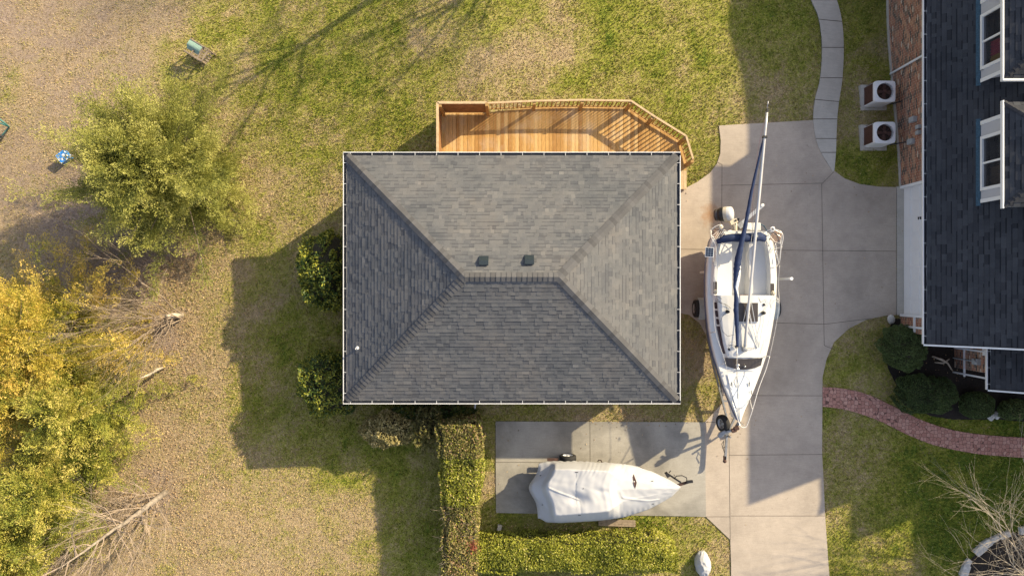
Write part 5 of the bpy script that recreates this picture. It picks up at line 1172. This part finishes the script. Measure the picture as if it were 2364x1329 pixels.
h1 = hedge([(1008,984),(1040,974),(1100,973),(1111,1010),(1112,1080),(1106,1130),(1098,1180),(1096,1235),(1098,1300),(1096,1345),(1020,1340),(1022,1270),(1030,1200),(1022,1160),(1016,1080),(1014,1020)], 1.75, 'tall clipped hedge running down from the low roof edge, brownish near its ends',
  [(lambda C: .6*(C[:,1] > yA)+0*C[:,0], M['hedge_brown']), (lambda C: .75*((C[:,1] < yA) & (C[:,1] > yB))+0*C[:,0], M['hedge']), (lambda C: .8*(C[:,1] < yB)-.2, M['hedge_brown'])], 16000, 15000, .085)
h2 = hedge([(1080,1262),(1160,1255),(1300,1256),(1440,1255),(1535,1253),(1560,1262),(1565,1290),(1560,1322),(1400,1326),(1250,1320),(1150,1325),(1080,1326)], 1.35, 'long low bright green hedge along the lower edge below the covered boat', [(lambda C: 0*C[:,0]+1, M['hedge'])], 26000, 13000, .08)
# leafless twigs and red sprigs in the tall hedge
C = []; 
for a, b in ((1050,1190),(1075,1200),(1040,1180),(1085,1215),(1045,1290),(1060,1310)):
    base = W(a, b, 1.3); m_ = None
m = MB()
for i in range(140):
    a, b = random.choice(((1050,1192),(1078,1205),(1040,1182),(1082,1225),(1040,1290),(1058,1312),(1032,1250)))
    p = W(a+random.gauss(0,8), b+random.gauss(0,9), 1.45); d = Vector((random.gauss(0,1), random.gauss(0,1), random.uniform(.4,1.4))).normalized(); m.tube([p, p+d*.22, p+d*.42+Vector((random.gauss(0,.06),random.gauss(0,.06),0))], [.006,.005,.002], 3)
m.build('bare_twigs', M['twiggrey'], h1)
n = 240; c = W(1092,1262,1.75); C = np.array([c.x,c.y,1.72])+rng.normal(size=(n,3))*np.array([.11,.14,.07]); cloud('red_sprig', leaves(C, rng.normal(size=(n,3))+[0,0,.4], .06, .025), rng.random(n), mk_leaf('red_new_leaves', [(0,(.25,.05,.04)),(1,(.45,.14,.09))]), h1)

# ---------------------------------------------------------------- cedars
def cedar(px, py, H, R, mats, label, n_br=230, seed=1, squash=(1,1), t0=.04, topt=0.0, dens_=1.0, tbias=0, zt_off=0):
    r2 = np.random.default_rng(seed); b = G(px, py); zg = b.z; r = thing('cedar_tree', (b.x, b.y, zg), label, 'tree', 'cedar trees along the left edge')
    m = MB(); m.tube([Vector((b.x+.05*math.sin(i*1.7+seed), b.y+.05*math.cos(i*1.3), zg-.1+i*H*.92/8)) for i in range(9)], [.16*(1-i/9)+.015 for i in range(9)], 9); m.build('trunk', M['bark'], r, smooth=True)
    br = MB(); CL = []; DL = []; TL = []; SZ = []
    lob = r2.uniform(.80, 1.12, 14)
    for i in range(n_br):
        t = t0+(1-t0)*(i+r2.random())/n_br; az = r2.uniform(0, 2*math.pi); lb = lob[int(az/(2*math.pi)*14) % 14]*r2.uniform(.72, 1.12)
        prof_ = (1-t)**.62*(.55+.45*min(1, t/.18)); L = R*prof_*lb+.25; el = lerp(.12, .95, t)+r2.normal(0, .12)
        d = np.array([math.cos(az)*squash[0], math.sin(az)*squash[1], math.tan(el*.75)]); d = d/np.linalg.norm(d); o = np.array([b.x, b.y, zg+t*H*.9])
        bend = r2.normal(0, .26, 3); k = max(4, int(L/.13)); path = []
        for j in range(k+1):
            s_ = j/k; path.append(o+d*L*s_+bend*L*s_*s_+np.array([0,0,.10*L*s_*s_]))
        if L > .6 and i % 2 == 0: br.tube([tuple(p) for p in path[::max(1, k//4)]], [.025*(1-q_/len(path[::max(1, k//4)]))+.004 for q_ in range(len(path[::max(1, k//4)]))], 4, cap=False)
        bt = r2.normal(-.03, .16)
        for j in range(max(1, int(k*.18)), k+1):
            for q_ in range((3 if seed == 3 else 2) if j < k else 5):
                out = j/k; fd = d*.85+r2.normal(0, .50, 3)+np.array([0,0,.18]); fd /= np.linalg.norm(fd); fl = r2.uniform(.32, .72)*(1 if j < k else 1.15); nl = int(46*dens_); sN = np.linspace(.04, 1, nl)
                side = np.cross(fd, [r2.normal(0,.3), r2.normal(0,.3), 1.]); side /= np.linalg.norm(side)+1e-9; upv = np.cross(side, fd); sgn = np.where(np.arange(nl) % 2, 1, -1)[:, None]
                wdt = (.17*np.sin(math.pi*np.clip(sN*.86+.12, 0, 1))**.8)[:, None]; off = r2.uniform(0, 1, (nl, 1))**.6
                C_l = path[j]+fd*fl*sN[:, None]+side*sgn*wdt*off+upv*r2.normal(0, .03, (nl, 1))+fd*wdt*off*.7
                CL.append(C_l); DL.append(fd*1.0+side*sgn*.55+r2.normal(0, .18, (nl, 3)))
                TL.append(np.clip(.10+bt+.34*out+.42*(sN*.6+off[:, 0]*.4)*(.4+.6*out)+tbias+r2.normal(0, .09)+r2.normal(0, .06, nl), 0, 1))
    br.build('limbs', M['bark'], r)
    C = np.concatenate(CL); D = np.concatenate(DL); TT = np.concatenate(TL); nn = len(C)
    C[:, 2] = np.maximum(C[:, 2], T(C[:,0], C[:,1])+.03)
    cloud('crown', leaves(C, D, r2.uniform(.05, .085, nn), r2.uniform(.018, .030, nn), r2), TT, mats, r); return r
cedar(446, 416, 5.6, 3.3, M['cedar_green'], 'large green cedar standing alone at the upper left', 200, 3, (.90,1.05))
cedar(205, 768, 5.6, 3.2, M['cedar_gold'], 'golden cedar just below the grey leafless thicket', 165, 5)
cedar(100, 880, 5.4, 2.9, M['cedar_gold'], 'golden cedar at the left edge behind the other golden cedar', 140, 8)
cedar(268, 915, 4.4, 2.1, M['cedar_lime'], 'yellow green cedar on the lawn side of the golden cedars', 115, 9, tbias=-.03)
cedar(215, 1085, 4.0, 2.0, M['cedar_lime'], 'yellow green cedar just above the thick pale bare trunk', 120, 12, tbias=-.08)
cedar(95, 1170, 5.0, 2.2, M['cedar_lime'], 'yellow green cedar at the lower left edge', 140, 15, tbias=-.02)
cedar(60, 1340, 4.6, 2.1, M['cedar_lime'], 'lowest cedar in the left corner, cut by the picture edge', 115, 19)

# ---------------------------------------------------------------- leafless trees and thickets
def grow(m, p, d, L, r0, depth, rr_, spread=.5, up=.1, nseg=4, kids=3):
    pts = [p]; rad = [r0]; dd = d.copy()
    for i in range(nseg):
        dd = (dd+Vector((rr_.gauss(0,.12), rr_.gauss(0,.12), rr_.gauss(0,.08)+up*.1))).normalized(); pts.append(pts[-1]+dd*L/nseg); rad.append(r0*(1-.55*(i+1)/nseg))
    m.tube(pts, rad, 6 if r0 > .03 else (4 if r0 > .012 else 3), cap=False)
    if depth <= 0: return
    for k in range(kids):
        t = .35+.65*(k+rr_.random())/kids; i = min(nseg-1, int(t*nseg)); q_ = pts[i].lerp(pts[i+1], t*nseg-i)
        nd = (dd+Vector((rr_.gauss(0,spread), rr_.gauss(0,spread), rr_.gauss(0,spread*.6)+up))).normalized(); grow(m, q_, nd, L*rr_.uniform(.55,.85), rad[i]*.62, depth-1, rr_, spread, up, 3, kids)
def baretree(name, base, stems, label, cat, mat, seed, group=None, depth=3, kids=3, spread=.45, lb=None):
    r = thing(name, base, label, cat, group); rr_ = random.Random(seed); m = MB()
    for p, d, L, r0 in stems: grow(m, Vector(p), Vector(d).normalized(), L, r0, depth, rr_, spread, .12, 5, kids)
    m.build('branches', mat, r, smooth=True, fixn=False); return r
def stems_to(bpx, tips, H, r0, jit=.05):
    b = G(*bpx); out = []
    for (tx, ty, h) in tips:
        t = W(tx, ty, b.z+h); d = t-b; out.append((b+Vector((random.gauss(0,jit), random.gauss(0,jit), 0)), d, d.length*.55, r0))
    return out
b = G(412, 730); tips = [(x, y, 5.2) for x, y in ((200,690),(215,720),(195,745),(210,770),(230,800),(250,820),(280,680),(240,740),(225,705),(260,770),(190,715),(205,795),(300,820),(330,690),(185,760),(235,775))]
r = baretree('bare_multistem_tree', b, stems_to((408,735), tips, 5, .028, .12), 'leafless many-stemmed tree by a pale cut stump below the middle left', 'tree', M['twig'], 4, depth=3, kids=3, spread=.2)
m = MB(); s0 = G(420,727,-.05); m.tube([s0, W(402,728,s0.z+.5), W(386,731,s0.z+.95)], [.13,.11,.10], 12); m.build('trunk', M['silver_bark'], r, smooth=True)
b = G(382, 1135); t1_ = W(262,1222,b.z+2.9); t2_ = W(190,1275,b.z+4.4); t3_ = W(135,1312,b.z+5.6)
r = thing('bare_tree', b, 'leafless tree with a thick pale trunk in the lower left corner', 'tree')
m = MB(); pts = [b+Vector((0,0,-.1)), W(350,1160,b.z+.8), W(318,1185,b.z+1.5), W(290,1205,b.z+2.2), t1_, t2_, t3_]; m.tube(pts, [.13,.11,.09,.075,.055,.035,.012], 10); m.build('trunk', M['snag'], r, smooth=True)
rr_ = random.Random(5); m = MB()
for i in range(1, 7):
    for k_ in range(5 if i < 5 else 4):
        d = Vector((rr_.gauss(0,1), rr_.gauss(0,1), rr_.uniform(.2,1))).normalized(); grow(m, pts[i].lerp(pts[max(0,i-1)], rr_.random()), d, rr_.uniform(1.0,1.9), .024, 2, rr_, .45, .2, 4, 4)
m.build('branches', M['twig'], r, fixn=False)
def thicket(px, py, rx_, ry_, n, H, label, mat, seed, dep=2):
    b = G(px, py); rr_ = random.Random(seed); m = MB()
    for i in range(n):
        a = rr_.uniform(0, 6.28); q_ = math.sqrt(rr_.random()); p = Vector((b.x+math.cos(a)*rx_*q_, b.y+math.sin(a)*ry_*q_, 0)); p.z = Tz(p.x, p.y)
        d = Vector((rr_.gauss(0,.6)-.2, rr_.gauss(0,.6), rr_.uniform(.5,1.2))).normalized(); grow(m, p, d, rr_.uniform(.5,1)*H, .013, dep, rr_, .4, .1, 4, 3)
    r = thing('leafless_thicket', b, label, 'bush'); m.build('branches', mat, r, fixn=False); return r
thicket(325, 600, 1.3, .75, 42, 1.2, 'grey leafless thicket between the green cedar and the golden cedar', M['twiggrey'], 2)
thicket(235, 585, 1.1, .55, 26, 1.0, 'smaller grey leafless bush at the left of the thicket', M['twiggrey'], 7)
thicket(250, 1170, 1.5, .8, 30, 1.1, 'tangle of pale dead twigs around the bare trunk', M['twig'], 9)
thicket(185, 1270, .9, .7, 16, 1.0, 'dark leafless bush under the lowest cedars', M['twiggrey'], 11)
m = MB(); a = G(380,847,.05); m.tube([a, W(362,853,a.z+.55), W(345,864,a.z+1.2), W(325,872,a.z+1.8)], [.045,.06,.045,.015], 8); m.tube([W(362,853,a.z+.55), G(345,872,.02)], [.02,.008], 6); tag(m.build('dead_sapling', M['silver_bark'], smooth=True), 'dead broken sapling stem leaning at the edge of the golden cedars', 'dead sapling')
m = MB(); m.tube([W(2152,822,.12), W(2175,830,.2), W(2188,838,.16), W(2200,857,.1)], [.03,.05,.035,.015], 7); m.tube([W(2158,836,.1), W(2178,838,.14), W(2192,828,.2)], [.025,.04,.02], 7); tag(m.build('dead_branch', M['silver_bark'], smooth=True), 'dead pale branch lying on the mulch beside the brick wall', 'branch')
# bare tree in the ringed bed, its trunk beyond the lower right corner
b = G(2415, 1350); st_ = []
rr_ = random.Random(12)
for tx, ty, h in ((2195,1190,4.2),(2200,1262,3.6),(2212,1292,3.4),(2290,1115,4.6),(2330,1125,4.6),(2300,1170,4.2),(2160,1318,3.6),(2350,1150,4.8),(2260,1325,3.4),(2420,1130,4.8),(2250,1240,4),(2310,1230,3.8)):
    t = W(tx, ty, h); d = t-b; st_.append((b+Vector((rr_.gauss(0,.1), rr_.gauss(0,.1), 0)), d, d.length*.52, .035))
baretree('bare_ornamental_tree', b, st_, 'leafless pale-branched tree reaching in from the lower right corner', 'tree', M['silver_bark'], 21, depth=3, kids=4, spread=.26)
# tall leafless trees whose shadows cross the upper lawn
def bigtree(px, py, H, lean, label, seed, thick=.28, kids=5, depth=4):
    b = G(px, py); r = thing('tall_bare_tree', b, label, 'tree'); rr_ = random.Random(seed); m = MB(); pts = [b+Vector((lean[0]*i/6, lean[1]*i/6, H*.5*i/6)) for i in range(7)]; m.tube(pts, [thick*(1-.5*i/6) for i in range(7)], 10); m.build('trunk', M['bark'], r, smooth=True)
    m = MB()
    for i in range(7):
        a = i*2.4; p = pts[3+i % 4]; d = Vector((math.cos(a)*.7, math.sin(a)*.7, rr_.uniform(.6,1.2))).normalized(); grow(m, p, d, H*rr_.uniform(.28,.4), thick*.34, depth-1, rr_, .42, .12, 5, kids)
    m.build('branches', M['bark'], r, fixn=False)
bigtree(960, -75, 8.5, (.2,.3), 'tall leafless tree standing just beyond the upper lawn', 31, .17, 3, 3)
bigtree(1330, -170, 8, (.3,.3), 'second tall leafless tree beyond the upper lawn, further right', 33, .15, 4, 4)
bigtree(1290, -600, 12.5, (.0,.3), 'tallest leafless tree, farthest beyond the upper edge of the lawn', 35, .16, 5, 4)
